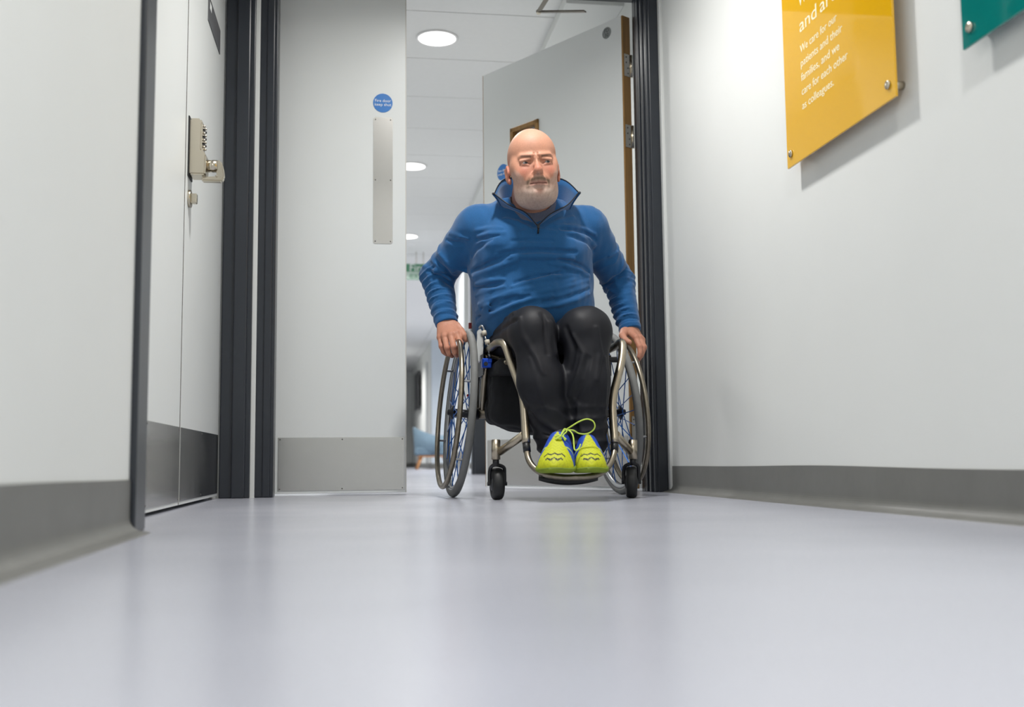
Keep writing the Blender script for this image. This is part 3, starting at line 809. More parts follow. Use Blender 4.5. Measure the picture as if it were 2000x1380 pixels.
def rc(a, b, ra, rb):
    a = V3(a); b = V3(b); ab = b - a; L2 = max(float(ab @ ab), 1e-9)
    def f(P):
        t = np.clip(((P - a) @ ab) / L2, 0, 1)
        q = P - a - t[..., None] * ab
        return np.sqrt((q * q).sum(-1)) - (ra + (rb - ra) * t)
    return f
def sleeve(a, b, ra, rb):
    """tapered tube cut flat at b"""
    a = V3(a); b = V3(b); ab = b - a; L = float(np.sqrt(ab @ ab)); u = ab / L
    g = rc(a, b + u * 0.05, ra, rb + (rb - ra) * 0.05 / L)
    def f(P): return np.maximum(g(P), (P - b) @ u)
    return f
def ell(c, r, R=None):
    c = V3(c); r = np.array(r, float)
    def f(P):
        q = P - c
        if R is not None: q = q @ R
        k0 = np.sqrt(((q / r) ** 2).sum(-1)); k1 = np.sqrt(((q / (r * r)) ** 2).sum(-1))
        return k0 * (k0 - 1) / np.maximum(k1, 1e-6)
    return f
def chain(pts, rs):
    fs = [rc(pts[i], pts[i + 1], rs[i], rs[i + 1]) for i in range(len(pts) - 1)]
    def f(P):
        d = fs[0](P)
        for g in fs[1:]: d = np.minimum(d, g(P))
        return d
    return f
def barrel(secs, p=2.4):
    S = np.array(secs, float)
    def f(P):
        z = P[..., 2]; zc = np.clip(z, S[0, 0], S[-1, 0])
        cx, cy, a, b = (np.interp(zc, S[:, 0], S[:, i]) for i in range(1, 5))
        rho = ((np.abs(P[..., 0] - cx) / a) ** p + (np.abs(P[..., 1] - cy) / b) ** p) ** (1 / p)
        d = (rho - 1) * np.minimum(a, b)
        return np.maximum(d, np.abs(z - (S[0, 0] + S[-1, 0]) / 2) - (S[-1, 0] - S[0, 0]) / 2)
    return f
def smooth_secs(secs, n=6):
    S = np.array(secs, float); z = np.linspace(S[0, 0], S[-1, 0], (len(S) - 1) * n + 1)
    out = [z]
    for i in range(1, S.shape[1]):
        y = np.interp(z, S[:, 0], S[:, i])
        for _ in range(3):
            yy = y.copy(); yy[1:-1] = (y[:-2] + 2 * y[1:-1] + y[2:]) / 4; y = yy
        out.append(y)
    return np.stack(out, -1)

def s_min(a, b, k):
    h = np.clip(0.5 + 0.5 * (b - a) / k, 0, 1)
    return b + (a - b) * h - k * h * (1 - h)

class Solid:
    def __init__(s): s.ops = []; s.post = None
    def add(s, f, k=0.02): s.ops.append(('u', f, k)); return s
    def sub(s, f, k=0.01): s.ops.append(('s', f, k)); return s
    def ev(s, P, idx=None, post=True):
        d = None
        for i, (o, f, k) in enumerate(s.ops):
            if idx is not None and not idx[i]: continue
            v = f(P)
            if o == 'u': d = v if d is None else s_min(d, v, k)
            elif d is not None: d = -s_min(-d, v, k)
        if d is None: d = np.full(P.shape[:-1], 1.0)
        if post and s.post is not None: d = s.post(P, d)
        return d
    def cast(s, o, dirs, tmax=6.0, t0=2.6):
        """sphere trace; returns hit points"""
        o = V3(o); D = np.array(dirs, float); D /= np.linalg.norm(D, axis=-1, keepdims=True)
        t = np.full(len(D), t0)
        for _ in range(90):
            t = np.minimum(t + 0.8 * s.ev(o + D * t[:, None], post=False), tmax)
        return o + D * t[:, None]

def mesh_solid(S, lo, hi, h, name, material, parent=None, color=None, B=14):
    lo = np.array(lo, float); hi = np.array(hi, float)
    nb = np.ceil((hi - lo) / (h * B)).astype(int)
    g = np.stack(np.meshgrid(*[np.arange(n) for n in nb], indexing='ij'), -1).reshape(-1, 3)
    cen = lo + (g + 0.5) * B * h; rb = B * h * 0.87
    vals = np.stack([f(cen) for _, f, _ in S.ops], 0)
    dc = S.ev(cen, post=False)
    act = np.abs(dc) < rb * 1.35 + 0.012
    keep = (vals < rb * 1.5 + 0.075)
    ax = np.arange(B + 1)
    lg = np.stack(np.meshgrid(ax, ax, ax, indexing='ij'), -1)
    offs = [(i, j, k) for i in (0, 1) for j in (0, 1) for k in (0, 1)]
    K = []; CV = []
    for b in np.nonzero(act)[0]:
        idx = keep[:, b]
        gi = lg + g[b] * B
        P = lo + gi * h
        D = S.ev(P, idx)
        sg = D < 0
        if sg.all() or not sg.any(): continue
        c = np.stack([D[i:B + i, j:B + j, k:B + k] for i, j, k in offs], -1)
        s = c < 0; m_ = s.any(-1) & ~s.all(-1)
        K.append(gi[:B, :B, :B][m_]); CV.append(c[m_])
    K = np.concatenate(K); C = np.concatenate(CV)
    acc = np.zeros((len(K), 3)); cnt = np.zeros(len(K))
    O = np.array(offs, float)
    for a in range(8):
        for b in range(a + 1, 8):
            if abs(O[a] - O[b]).sum() != 1: continue
            mk = (C[:, a] < 0) != (C[:, b] < 0)
            t = C[mk, a] / (C[mk, a] - C[mk, b])
            acc[mk] += O[a] + t[:, None] * (O[b] - O[a]); cnt[mk] += 1
    Vt = lo + (K + acc / cnt[:, None]) * h
    N = int(nb.max() * B + 8)
    key = (K[:, 0] * N + K[:, 1]) * N + K[:, 2]
    order = np.argsort(key); ks = key[order]
    def find(kk):
        i = np.clip(np.searchsorted(ks, kk), 0, len(ks) - 1)
        ok = ks[i] == kk
        return order[i], ok
    st = np.array([N * N, N, 1]); F = []
    cid = {(0, 0, 0): 0, (1, 0, 0): 4, (0, 1, 0): 2, (0, 0, 1): 1}
    for axn, (e1, e2) in enumerate(((1, 2), (2, 0), (0, 1))):
        o = [0, 0, 0]; o[axn] = 1
        c0 = C[:, 0] < 0; c1 = C[:, cid[tuple(o)]] < 0
        mk = np.nonzero(c0 != c1)[0]
        a = mk; b, okb = find(key[mk] - st[e1]); c, okc = find(key[mk] - st[e1] - st[e2]); d, okd = find(key[mk] - st[e2])
        ok = okb & okc & okd
        q = np.stack([a, b, c, d], -1)
        fl = c0[mk]
        q[~fl] = q[~fl][:, ::-1]
        F.append(q[ok])
    F = np.concatenate(F)
    me = bpy.data.meshes.new(name)
    me.vertices.add(len(Vt)); me.vertices.foreach_set('co', Vt.astype(np.float32).ravel())
    me.loops.add(F.size); me.loops.foreach_set('vertex_index', F.ravel().astype(np.int32))
    me.polygons.add(len(F)); me.polygons.foreach_set('loop_start', np.arange(0, F.size, 4, dtype=np.int32))
    me.polygons.foreach_set('loop_total', np.full(len(F), 4, dtype=np.int32))
    me.polygons.foreach_set('use_smooth', np.ones(len(F), dtype=bool))
    me.update(calc_edges=True); me.validate()
    if color is not None:
        a = me.attributes.new('Col', 'FLOAT_COLOR', 'POINT')
        cc = color(Vt); cc = np.concatenate([cc, np.ones((len(cc), 1))], -1)
        a.data.foreach_set('color', cc.astype(np.float32).ravel())
    return link(name, me, material, parent)

def L3(c): return np.array(lin(c)[:3])
def sstep(a, b, x):
    t = np.clip((x - a) / (b - a), 0, 1); return t * t * (3 - 2 * t)
def vnoise(P, f, seed=0):
    """cheap smooth noise from summed sines, about -1..1"""
    q = P * f
    r = np.zeros(P.shape[:-1])
    rng = np.random.RandomState(seed)
    for i in range(5):
        w = rng.normal(size=3); w /= np.linalg.norm(w); ph = rng.rand() * 6.28
        r = r + np.sin((q @ w) * (1 + 0.37 * i) + ph + 0.7 * r)
    return r / 3.0
# ================================================================== the man
M_SKIN = mat('skin', (200, 150, 128), 0.56, spec=0.35, vcol='Col', var=0.09, vscale=330, bump=0.14, bscale=420)
MATS['skin'].node_tree.nodes['Principled BSDF'].inputs['Subsurface Weight'].default_value = 0.10
MATS['skin'].node_tree.nodes['Principled BSDF'].inputs['Subsurface Radius'].default_value = (0.006, 0.003, 0.002)
MATS['skin'].node_tree.nodes['Principled BSDF'].inputs['Subsurface Scale'].default_value = 1.0
M_SWEAT = mat('blue_heather_knit', (28, 86, 138), 0.85, spec=0.25, var=0.14, vscale=420, bump=0.25, bscale=900, sheen=0.25)
M_TROU = mat('navy_track_cloth', (19, 20, 27), 0.58, spec=0.3, var=0.08, vscale=60, bump=0.05, bscale=700)
M_COLL_IN = mat('navy_collar_lining', (14, 34, 66), 0.85)
M_TEE = mat('grey_heather_cotton', (92, 98, 118), 0.9, var=0.1, vscale=300, bump=0.15, bscale=700)
M_ZIP = mat('zip_tape', (12, 16, 26), 0.5)

# ---------------- joints
SH = {-1: P3(931, 441, 3.83), 1: P3(1147, 443, 3.83)}
EL = {-1: P3(853, 541, 3.99), 1: P3(1207, 548, 3.99)}
WR = {-1: P3(873, 632, 3.905), 1: P3(1231, 644, 3.915)}
TORSO = smooth_secs([(.44, .668, 3.97, .205, .145), (.56, .660, 3.93, .226, .178), (.68, .652, 3.895, .226, .178), (.80, .641, 3.86, .228, .168),
                     (.90, .636, 3.83, .224, .152), (.97, .633, 3.81, .198, .125), (1.02, .632, 3.80, .150, .10), (1.06, .63, 3.79, .10, .08)])

# ---------------- head frame
HC = P3(1041, 331, 3.625)
_yw, _rl, _pt = math.radians(-2.2), math.radians(4.5), math.radians(-2.0)
HR = np.array(Matrix.Rotation(_yw, 3, 'Z') @ Matrix.Rotation(-_rl, 3, 'Y') @ Matrix.Rotation(_pt, 3, 'X'))
def hp(x, y, z): return HC + HR @ np.array((x, y, z))
def hell(c, r): return ell(hp(*c), r, HR)
def hrc(a, b, ra, rb): return rc(hp(*a), hp(*b), ra, rb)

HANDS = {
 -1: dict(fing=[[(892, 651, 3.835), (899, 670, 3.805), (898.5, 683, 3.80), (896.5, 690, 3.81)],
                [(880.5, 654, 3.83), (886, 677, 3.795), (888, 689, 3.80), (892, 694, 3.82)],
                [(868.5, 657, 3.845), (873, 679, 3.81), (877, 691, 3.815), (883, 695, 3.835)],
                [(859.5, 659, 3.87), (862, 676, 3.845), (866, 687, 3.85), (872, 692, 3.865)]],
          thumb=[(890, 637, 3.88), (900, 645, 3.845), (906, 655, 3.825), (909.5, 663, 3.825)]),
  1: dict(fing=[[(1241, 659, 3.845), (1249.5, 677, 3.82), (1250, 689, 3.812), (1248, 697, 3.812)],
                [(1248, 660, 3.872), (1256, 678, 3.845), (1253, 692, 3.835), (1247, 701, 3.835)],
                [(1252, 662, 3.90), (1258, 678, 3.875), (1253, 693, 3.86), (1246, 703, 3.86)],
                [(1254, 664, 3.93), (1258, 678, 3.905), (1253, 690, 3.89), (1247, 698, 3.885)]],
          thumb=[(1220, 648, 3.885), (1215.5, 655, 3.85), (1221, 664, 3.825), (1229, 668, 3.815)]),
}

def build_body():
    S = Solid()
    # skull and face masses
    S.add(hell((0, .012, .043), (.0850, .100, .104)))
    S.add(hell((0, -.036, .055), (.068, .055, .060)), .03)
    S.add(hell((0, -.028, -.030), (.0735, .066, .080)), .03)
    S.add(hell((0, -.026, -.082), (.0740, .062, .055)), .03)
    S.add(hell((0, -.078, -.108), (.034, .022, .024)), .025)
    S.add(hell((0, -.012, -.106), (.066, .062, .036)), .03)
    for s in (-1, 1):
        S.add(hell((s * .043, -.066, -.036), (.028, .024, .028)), .02)
        S.add(hrc((s * .014, -.0920, .0165), (s * .048, -.079, .0205), .0110, .0100), .014)     # brow ridge
        S.add(hell((s * .064, -.035, -.005), (.018, .035, .03)), .02)
    # nose
    S.add(hrc((0, -.090, .010), (0, -.114, -.034), .0085, .0120), .012)
    S.add(hell((0, -.1170, -.0385), (.0140, .0135, .0135)), .009)
    for s in (-1, 1): S.add(hell((s * .0130, -.1045, -.043), (.0075, .0115, .0085)), .006)
    # muzzle, moustache pad, lips
    S.add(hell((0, -.086, -.070), (.034, .016, .026)), .016)
    S.add(hrc((-.018, -.098, -.060), (.018, -.098, -.060), .008, .008), .010)
    for s in (-1, 1):
        S.add(hrc((0, -.1005, -.0735), (s * .031, -.0865, -.0790), .0052, .0030), .005)
        S.add(hrc((0, -.0995, -.0840), (s * .028, -.0870, -.0820), .0062, .0030), .005)
    S.sub(hell((0, -.1025, -.0960), (.018, .006, .0045)), .010)
    # eye sockets
    for s in (-1, 1):
        S.sub(hell((s * .0380, -.1035, .000), (.0210, .0165, .0120)), .014)
        S.sub(hell((s * .012, -.104, .004), (.006, .009, .012)), .010)
        S.add(hell((s * .0380, -.0785, .0005), (.0165, .0145, .0135)), .004)                # lids over the eyeball
        S.add(hrc((s * .023, -.0925, .0078), (s * .053, -.0845, .0058), .0050, .0046), .006)   # upper lid fold
        S.add(hrc((s * .028, -.0895, -.0110), (s * .050, -.0835, -.0085), .0026, .0022), .006) # lower bag
        S.sub(hell((s * .0380, -.0945, -.0020), (.0118, .0090, .0031)), .0022)              # opening
        S.sub(hrc((s * .019, -.106, -.042), (s * .037, -.090, -.078), .0030, .0022), .008)      # nasolabial
        S.sub(hrc((s * .006, -.0985, .016), (s * .007, -.0965, .028), .0012, .0008), .005)      # frown
        S.sub(hell((s * .0070, -.1175, -.0530), (.0042, .0060, .0040)), .003)
    S.sub(hrc((-.031, -.0945, -.0797), (0, -.1080, -.0785), .0012, .0018), .003)
    S.sub(hrc((.031, -.0945, -.0797), (0, -.1080, -.0785), .0012, .0018), .003)
    # ears
    for s in (-1, 1):
        S.add(hell((s * .0890, .014, -.010), (.0080, .0210, .0330)), .006)
        S.add(hrc((s * .092, .030, .010), (s * .090, .024, -.026), .0060, .0045), .006)
        S.add(hell((s * .0855, -.002, -.040), (.0065, .0085, .0110)), .006)
        S.sub(hell((s * .0985, .006, -.006), (.0070, .0100, .0180)), .004)
        S.add(hell((s * .0850, -.010, -.012), (.0060, .0050, .0080)), .005)
    # neck
    nb = np.array((.632, 3.80, 1.00))
    S.add(rc(hp(0, .036, -.060), nb + np.array((0, .01, 0)), .060, .072), .018)
    S.add(rc(hp(0, .055, -.02), nb + np.array((0, .035, .02)), .060, .075), .03)
    # trunk and arms under the clothes
    S.add(ell((.636, 3.83, .86), (.17, .10, .16)), .03)
    S.add(ell((.655, 3.91, .66), (.17, .12, .18)), .04)
    for s in (-1, 1):
        S.add(rc(nb + np.array((s * .05, .01, .0)), SH[s], .05, .045), .03)
        S.add(rc(SH[s], EL[s], .045, .038), .02)
        S.add(rc(EL[s], WR[s], .038, .027), .02)
        H = HANDS[s]
        w = WR[s]
        wid = np.array((.012, .006, 0)) * (1 if s < 0 else .6)
        for fi, F in enumerate(H['fing']):
            J = [P3(*q) for q in F]
            a0 = w + wid * (1.5 - fi) * (1 if s < 0 else -1)
            S.add(rc(a0, J[0], .0195, .0125), .014)
            r0 = (.0112, .0112, .0106, .0095)[fi]
            S.add(chain(J, [r0 * 1.06, r0 * .97, r0 * .86, r0 * .74]), .0035)
            S.add(ell(J[0] + np.array((0, -.004, .001)), (.0105, .0105, .0105)), .006)      # knuckle
            S.add(ell(J[1] + np.array((0, -.001, 0)), (r0 * 1.02,) * 3), .004)
        T = [P3(*q) for q in H['thumb']]
        S.add(rc(w, T[0], .020, .017), .012)
        S.add(chain(T, [.0170, .0132, .0118, .0098]), .006)
    return S

SK, SKR, SKL = L3((190, 138, 114)), L3((170, 92, 76)), L3((202, 158, 136))
def skin_color(P):
    q = (P - HC) @ HR
    x, y, z = q[:, 0], q[:, 1], q[:, 2]; ax = np.abs(x)
    n1 = vnoise(P, 60, 1)[:, None]; n2 = vnoise(P, 210, 2); n3 = vnoise(P, 330, 3)
    c = np.repeat(SK[None], len(P), 0) * (1 + 0.05 * n1)
    def mix(c, col, w): return c + (col - c) * np.clip(w, 0, 1)[:, None]
    head = (z > -.16) & (z < .2) & (np.abs(x) < .12) & (y < .14) & (y > -.16)
    hw = head.astype(float)
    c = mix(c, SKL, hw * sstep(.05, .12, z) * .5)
    red = np.exp(-((ax - .045) / .022) ** 2 - ((z + .030) / .020) ** 2) * (y < -.03) * .60
    red += np.exp(-(ax / .016) ** 2 - ((z + .030) / .022) ** 2) * (y < -.09) * .5
    red += np.exp(-((ax - .088) / .014) ** 2) * (np.abs(z + .01) < .045) * (y > -.02) * .6
    c = mix(c, SKR, hw * red)
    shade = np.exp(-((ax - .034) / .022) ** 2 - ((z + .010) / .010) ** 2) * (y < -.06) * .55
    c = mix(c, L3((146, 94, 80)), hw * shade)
    # beard
    edge = -.040 - .030 * np.exp(-((ax - .030) / .022) ** 2) + .022 * sstep(.05, .08, ax)
    bd = sstep(.010, -.012, z - edge + .006 * n2) * sstep(.045, .01, y) * sstep(-.185, -.160, z)
    beard = L3((180, 165, 155)) * (1 + .10 * n2[:, None] + .06 * n3[:, None])
    c = mix(c, beard, hw * bd * (.48 + .28 * sstep(-.07, -.11, z)) * (ax < .082))
    mo = np.exp(-((z + .0635 + .25 * np.maximum(ax - .012, 0)) / .0072) ** 2) * sstep(.041, .030, ax) * (y < -.065) * sstep(-.050, -.055, z)
    side = np.exp(-((ax - .036) / .006) ** 2) * sstep(-.062, -.068, z) * sstep(-.098, -.086, z) * (y < -.06)
    c = mix(c, L3((112, 92, 76)) * (1 + .25 * n3[:, None]), hw * np.clip(mo * .9 + side * .75, 0, .88))
    soul = np.exp(-(ax / .014) ** 2 - ((z + .105) / .012) ** 2) * (y < -.07)
    c = mix(c, L3((182, 128, 112)), hw * soul * .6)
    lip = np.exp(-((z + .0785) / .0065) ** 2) * sstep(.032, .026, ax) * (y < -.080)
    c = mix(c, L3((150, 92, 82)), hw * lip * .8)
    line = np.exp(-((z + .0788) / .0016) ** 2) * sstep(.032, .028, ax) * (y < -.080)
    c = mix(c, L3((60, 34, 30)), hw * line * .85)
    # brows: thick, tilted down to the nose
    bz = .0180 + .20 * (ax - .028) - 1.6 * np.maximum(ax - .044, 0) ** 1.5
    br = np.exp(-((z - bz) / .0050) ** 2) * sstep(.014, .021, ax) * sstep(.060, .050, ax) * (y < -.05)
    c = mix(c, L3((78, 54, 42)) * (1 + .2 * n3[:, None]), hw * br * .9)
    lid = np.exp(-((ax - .0380) / .016) ** 2 - ((z - .0048) / .0022) ** 2) * (y < -.08)
    c = mix(c, L3((70, 44, 40)), hw * lid * .8)
    # hands: redder knuckles and finger ends
    hand = (P[:, 2] < .75)
    kn = np.zeros(len(P))
    for s in (-1, 1):
        for F in HANDS[s]['fing']:
            for i in (0, 1, 3):
                J = P3(*F[i]); kn = np.maximum(kn, np.exp(-((P - J) ** 2).sum(-1) / .012 ** 2))
    c = mix(c, L3((176, 112, 92)), hand * (.25 + .55 * kn))
    return np.clip(c, 0, 1)

BODY = build_body()
person = mesh_solid(BODY, (.22, 3.42, .46), (1.12, 4.16, 1.33), .0024, 'person', M_SKIN, None, skin_color)
tag(person, 'bald bearded man in a blue quarter-zip top and dark trousers, seated in the wheelchair', 'person')

# eyes
def eye(s):
    c = hp(s * .0380, -.0800, -.0005); r = .0128
    look = HR @ np.array((.30, -1.0, .00)); look /= np.linalg.norm(look)
    bm = bmesh.new(); bmesh.ops.create_uvsphere(bm, u_segments=32, v_segments=24, radius=r, matrix=Matrix.Translation(Vector(c)))
    me = bpy.data.meshes.new('eye'); bm.to_mesh(me); bm.free()
    a = me.attributes.new('Col', 'FLOAT_COLOR', 'POINT')
    co = np.array([v.co[:] for v in me.vertices]) - c; co /= np.linalg.norm(co, axis=1, keepdims=True)
    ang = np.arccos(np.clip(co @ look, -1, 1))
    col = np.where(ang[:, None] < .20, L3((10, 10, 12)), np.where(ang[:, None] < .50, L3((46, 50, 58)), L3((150, 138, 132))))
    a.data.foreach_set('color', np.concatenate([col, np.ones((len(col), 1))], 1).astype(np.float32).ravel())
    return link('eye', me, mat('eye_surface', (220, 220, 220), 0.12, vcol='Col'), person, True)
eye(-1); eye(1)

# ---------------- sweater
SW = Solid()
SW.add(barrel(TORSO), .02)
SW.add(ell((.565, 3.745, .885), (.105, .072, .085)), .05); SW.add(ell((.705, 3.745, .885), (.105, .072, .085)), .05)   # chest
SW.add(ell((.648, 3.790, .690), (.185, .125, .135)), .06)                                                       # belly
nb = np.array((.632, 3.80, 1.02))
for s in (-1, 1):
    SW.add(rc(nb + np.array((s * .045, .0, -.005)), SH[s] + np.array((0, .0, .006)), .064, .062), .05)
    SW.add(rc(SH[s], EL[s], .0725, .0615), .035)
    SW.add(sleeve(EL[s], WR[s] + (WR[s] - EL[s]) * .02, .0605, .0415), .02)
# arms separate from the flanks
FOLDS = [  # (kind, radius, depth, [(px,py)...])
 ('v', .010, .004, [(975, 497), (1010, 491), (1050, 489), (1090, 491), (1125, 492)]),
 ('r', .009, .003, [(990, 503), (1030, 500), (1080, 501), (1120, 505)]),
 ('v', .009, .004, [(921, 530), (945, 519), (970, 509), (992, 499)]),
 ('r', .009, .003, [(925, 541), (955, 528), (985, 516), (1010, 507)]),
 ('v', .007, .003, [(1150, 530), (1138, 520), (1115, 511), (1090, 507)]),
 ('r', .009, .003, [(1150, 540), (1133, 529), (1105, 519), (1075, 514)]),
 ('r', .008, .003, [(932, 634), (965, 612), (1000, 595), (1040, 582), (1080, 577)]),
 ('v', .006, .002, [(930, 622), (965, 602), (1000, 588), (1035, 577)]),
 ('r', .007, .002, [(928, 610), (955, 595), (990, 581), (1020, 572)]),
 ('r', .007, .003, [(1050, 600), (1090, 596), (1125, 586), (1150, 575)]),
 ('v', .006, .002, [(1060, 590), (1100, 583), (1130, 573), (1150, 563)]),
 ('r', .007, .002, [(1040, 575), (1080, 566), (1115, 557), (1148, 547)]),
 ('r', .006, .002, [(930, 555), (960, 548), (985, 546)]),
 ('v', .006, .002, [(925, 563), (955, 558), (980, 553)]),
 ('r', .006, .002, [(928, 578), (960, 566), (985, 560)]),
 ('v', .007, .003, [(921, 500), (930, 485), (945, 475), (962, 468)]),
 ('r', .006, .002, [(935, 462), (955, 457), (985, 455)]),
 ('v', .006, .002, [(932, 468), (955, 463), (975, 460)]),
 ('r', .006, .002, [(930, 450), (950, 447), (980, 446)]),
 ('v', .006, .003, [(1160, 490), (1150, 476), (1132, 466), (1110, 460)]),
 ('r', .006, .002, [(1162, 480), (1148, 464), (1125, 455), (1095, 451)]),
 ('v', .005, .002, [(1163, 468), (1145, 455), (1120, 448), (1095, 446)]),
 ('r', .006, .002, [(1163, 458), (1140, 446), (1110, 441), (1085, 441)]),
 ('r', .007, .003, [(985, 428), (1010, 434), (1035, 446)]), ('r', .006, .002, [(1065, 445), (1090, 432), (1120, 424)]),
 ('r', .007, .003, [(1000, 560), (1040, 548), (1090, 540), (1130, 537)]), ('v', .006, .002, [(1005, 552), (1045, 540), (1095, 532)]),
 ('r', .006, .002, [(935, 595), (965, 582), (1000, 570), (1040, 562)]), ('v', .006, .002, [(940, 603), (975, 588), (1010, 578)]),
 ('r', .006, .002, [(1080, 560), (1115, 548), (1148, 536)]), ('r', .006, .002, [(1000, 612), (1035, 603), (1070, 600)]),
 ('r', .006, .002, [(1020, 452), (1052, 449), (1085, 453)]), ('v', .005, .002, [(1000, 470), (1040, 468), (1080, 470)]),
 # sleeves
 ('v', .010, .005, [(838, 525), (862, 540), (885, 560)]), ('r', .010, .004, [(828, 520), (850, 528), (880, 545)]),
 ('v', .007, .003, [(850, 508), (868, 525), (888, 545)]), ('r', .007, .003, [(860, 495), (870, 512), (885, 530)]),
 ('r', .007, .003, [(880, 455), (900, 462), (915, 466)]), ('v', .006, .002, [(872, 468), (890, 474), (905, 476)]),
 ('v', .009, .004, [(1178, 560), (1200, 545), (1225, 525)]), ('r', .009, .004, [(1182, 572), (1205, 558), (1235, 535)]),
 ('r', .006, .002, [(1190, 500), (1205, 492), (1215, 485)]),
]
cache = []
for kind, r, dep, pts in FOLDS:
    dirs = [np.array(_FW + _R * ((x - 1000) / FPX) + _U * ((690 - y) / FPX)) for x, y in pts]
    H = SW.cast(CAM_P, dirs); ok = (np.abs(SW.ev(H, post=False)) < .004) & (H[:, 1] < 4.06)
    D = np.array([d / np.linalg.norm(d) for d in dirs])
    if ok.sum() > 1: cache.append((kind, r, dep, H[ok], D[ok]))
for kind, r, dep, H, D in cache:
    n = len(H); prof = [max(.25, math.sin(math.pi * (i + .6) / (n + .2))) for i in range(n)]
    if kind == 'r':
        C_ = [H[i] + D[i] * (r * prof[i] - 2.1 * dep * prof[i]) for i in range(n)]
        SW.add(chain(C_, [r * p for p in prof]), .009)
    else:
        C_ = [H[i] - D[i] * (r * prof[i] - 2.1 * dep * prof[i]) for i in range(n)]
        SW.sub(chain(C_, [r * p for p in prof]), .011)
# neck opening with the zip pulled down
SW.sub(ell(P3(1042, 383, 3.715), (.082, .095, .055)), .008)
SW.sub(rc(P3(1048, 394, 3.655), P3(1050, 438, 3.650), .074, .012), .005)
def arm_uv(P, a, b):
    ab = b - a; L = np.linalg.norm(ab); u = ab / L
    t = (P - a) @ u; q = P - a - t[..., None] * u
    e1 = np.cross(u, (0, 1, 0)); e1 /= np.linalg.norm(e1); e2 = np.cross(u, e1)
    return t, L, np.arctan2(q @ e2, q @ e1), np.sqrt((q * q).sum(-1))
def sw_post(P, d):
    near = np.abs(d) < .03
    if not near.any(): return d
    d = d.copy(); Q = P[near]; dd = np.zeros(len(Q))
    w1 = vnoise(Q, 26, 31); w2 = vnoise(Q, 48, 32); am = np.clip(.55 + .6 * vnoise(Q, 20, 33), .08, 1.2)
    for s in (-1, 1):
        t, L, ph, rad = arm_uv(Q, EL[s], WR[s])
        w = sstep(.090, .072, rad) * sstep(-.045, .01, t) * sstep(L - .002, L - .022, t)
        p_ = t * 2 * math.pi / .030 + 1.5 * w1 + .9 * np.sin(ph * 1.0 + s * .7)
        r_ = 1 - 2 * np.abs(np.sin(p_ * .5)) ** .8
        dd -= w * am * (.0046 * r_ + .0015 * np.sin(t * 2 * math.pi / .014 + 2.0 * w2 + ph))
        t, L, ph, rad = arm_uv(Q, SH[s], EL[s])
        w = sstep(.098, .080, rad) * sstep(.03, .13, t) * sstep(L + .03, L - .02, t)
        p_ = t * 2 * math.pi / .052 + 2.0 * w1 + 1.2 * np.sin(ph * 1.0 + s)
        dd -= w * am * .0034 * (1 - 2 * np.abs(np.sin(p_ * .5)) ** .8)
    dd += .0012 * vnoise(Q, 55, 7) + .0022 * vnoise(Q * np.array((.6, 1, 1.5)), 24, 8)
    d[near] += dd
    return d
SW.post = sw_post
sweater = mesh_solid(SW, (.20, 3.52, .42), (1.14, 4.20, 1.16), .0036, 'sweater', M_SWEAT, person)
sweater['label'] = 'blue heathered quarter-zip pullover'

# undershirt seen in the open neck
TS = Solid()
sec = TORSO.copy(); sec[:, 3:] -= .010; sec = sec[sec[:, 0] > .84]
TS.add(barrel(sec), .02)
TS.add(ell((.634, 3.757, .915), (.16, .078, .11)), .03)
TS.add(rc(P3(1040, 400, 3.745), nb + np.array((0, .02, 0)), .082, .085), .03)
TS.sub(ell(P3(1022, 392, 3.66), (.050, .06, .030)), .01)
TS.sub(rc(P3(1040, 380, 3.71), P3(1037, 330, 3.71), .078, .10), .006)
mesh_solid(TS, (.36, 3.58, .80), (.92, 3.99, 1.12), .004, 'undershirt', M_TEE, person)

# collar
CB = [(1049, 441, 3.668), (1025, 421, 3.672), (997, 408, 3.69), (980, 404, 3.745), (980, 404, 3.745), (988, 408, 3.84), (1040, 408, 3.87), (1090, 408, 3.84), (1110, 410, 3.75), (1110, 410, 3.75), (1098, 410, 3.685), (1074, 424, 3.668), (1051, 441, 3.668)]
CT = [(1049, 440, 3.660), (1026, 415, 3.652), (996, 401, 3.655), (965, 378, 3.69), (965, 378, 3.69), (985, 350, 3.80), (1040, 346, 3.845), (1098, 350, 3.80), (1130, 376, 3.69), (1130, 376, 3.69), (1108, 400, 3.648), (1075, 418, 3.648), (1051, 440, 3.660)]
b_ = smooth_path([at(*p) for p in CB], 6); t_ = smooth_path([at(*p) for p in CT], 6)
bm = bmesh.new(); rows = []
for i, (p, q) in enumerate(zip(b_, t_)):
    rows.append([bm.verts.new(p.lerp(q, f) + Vector((0, 0, 0.004 * math.sin(f * math.pi)))) for f in (0, .25, .5, .75, 1)])
for A, B in zip(rows[:-1], rows[1:]):
    for j in range(4): bm.faces.new((A[j], A[j + 1], B[j + 1], B[j]))
bmesh.ops.recalc_face_normals(bm, faces=bm.faces)
cc = sum((v.co for v in bm.verts), Vector()) / len(bm.verts)
col = bm_obj('collar', bm, M_SWEAT, person, smooth=True)
md = col.modifiers.new('thickness', 'SOLIDIFY'); md.thickness = 0.0045; md.offset = 0
tube('collar_piping', [p + Vector((0, -0.002, 0)) for p in t_], 0.0022, M_ZIP, col, 8)
# zip along the open edges and its puller
tube('zip', [at(1052, 443, 3.655), at(1051.5, 448, 3.657), at(1051, 456, 3.662)], 0.0035, M_ZIP, person, 8)
box('zip_puller', at(1049, 446, 3.654), at(1054, 438, 3.648), M_ZIP, person, 0.001)

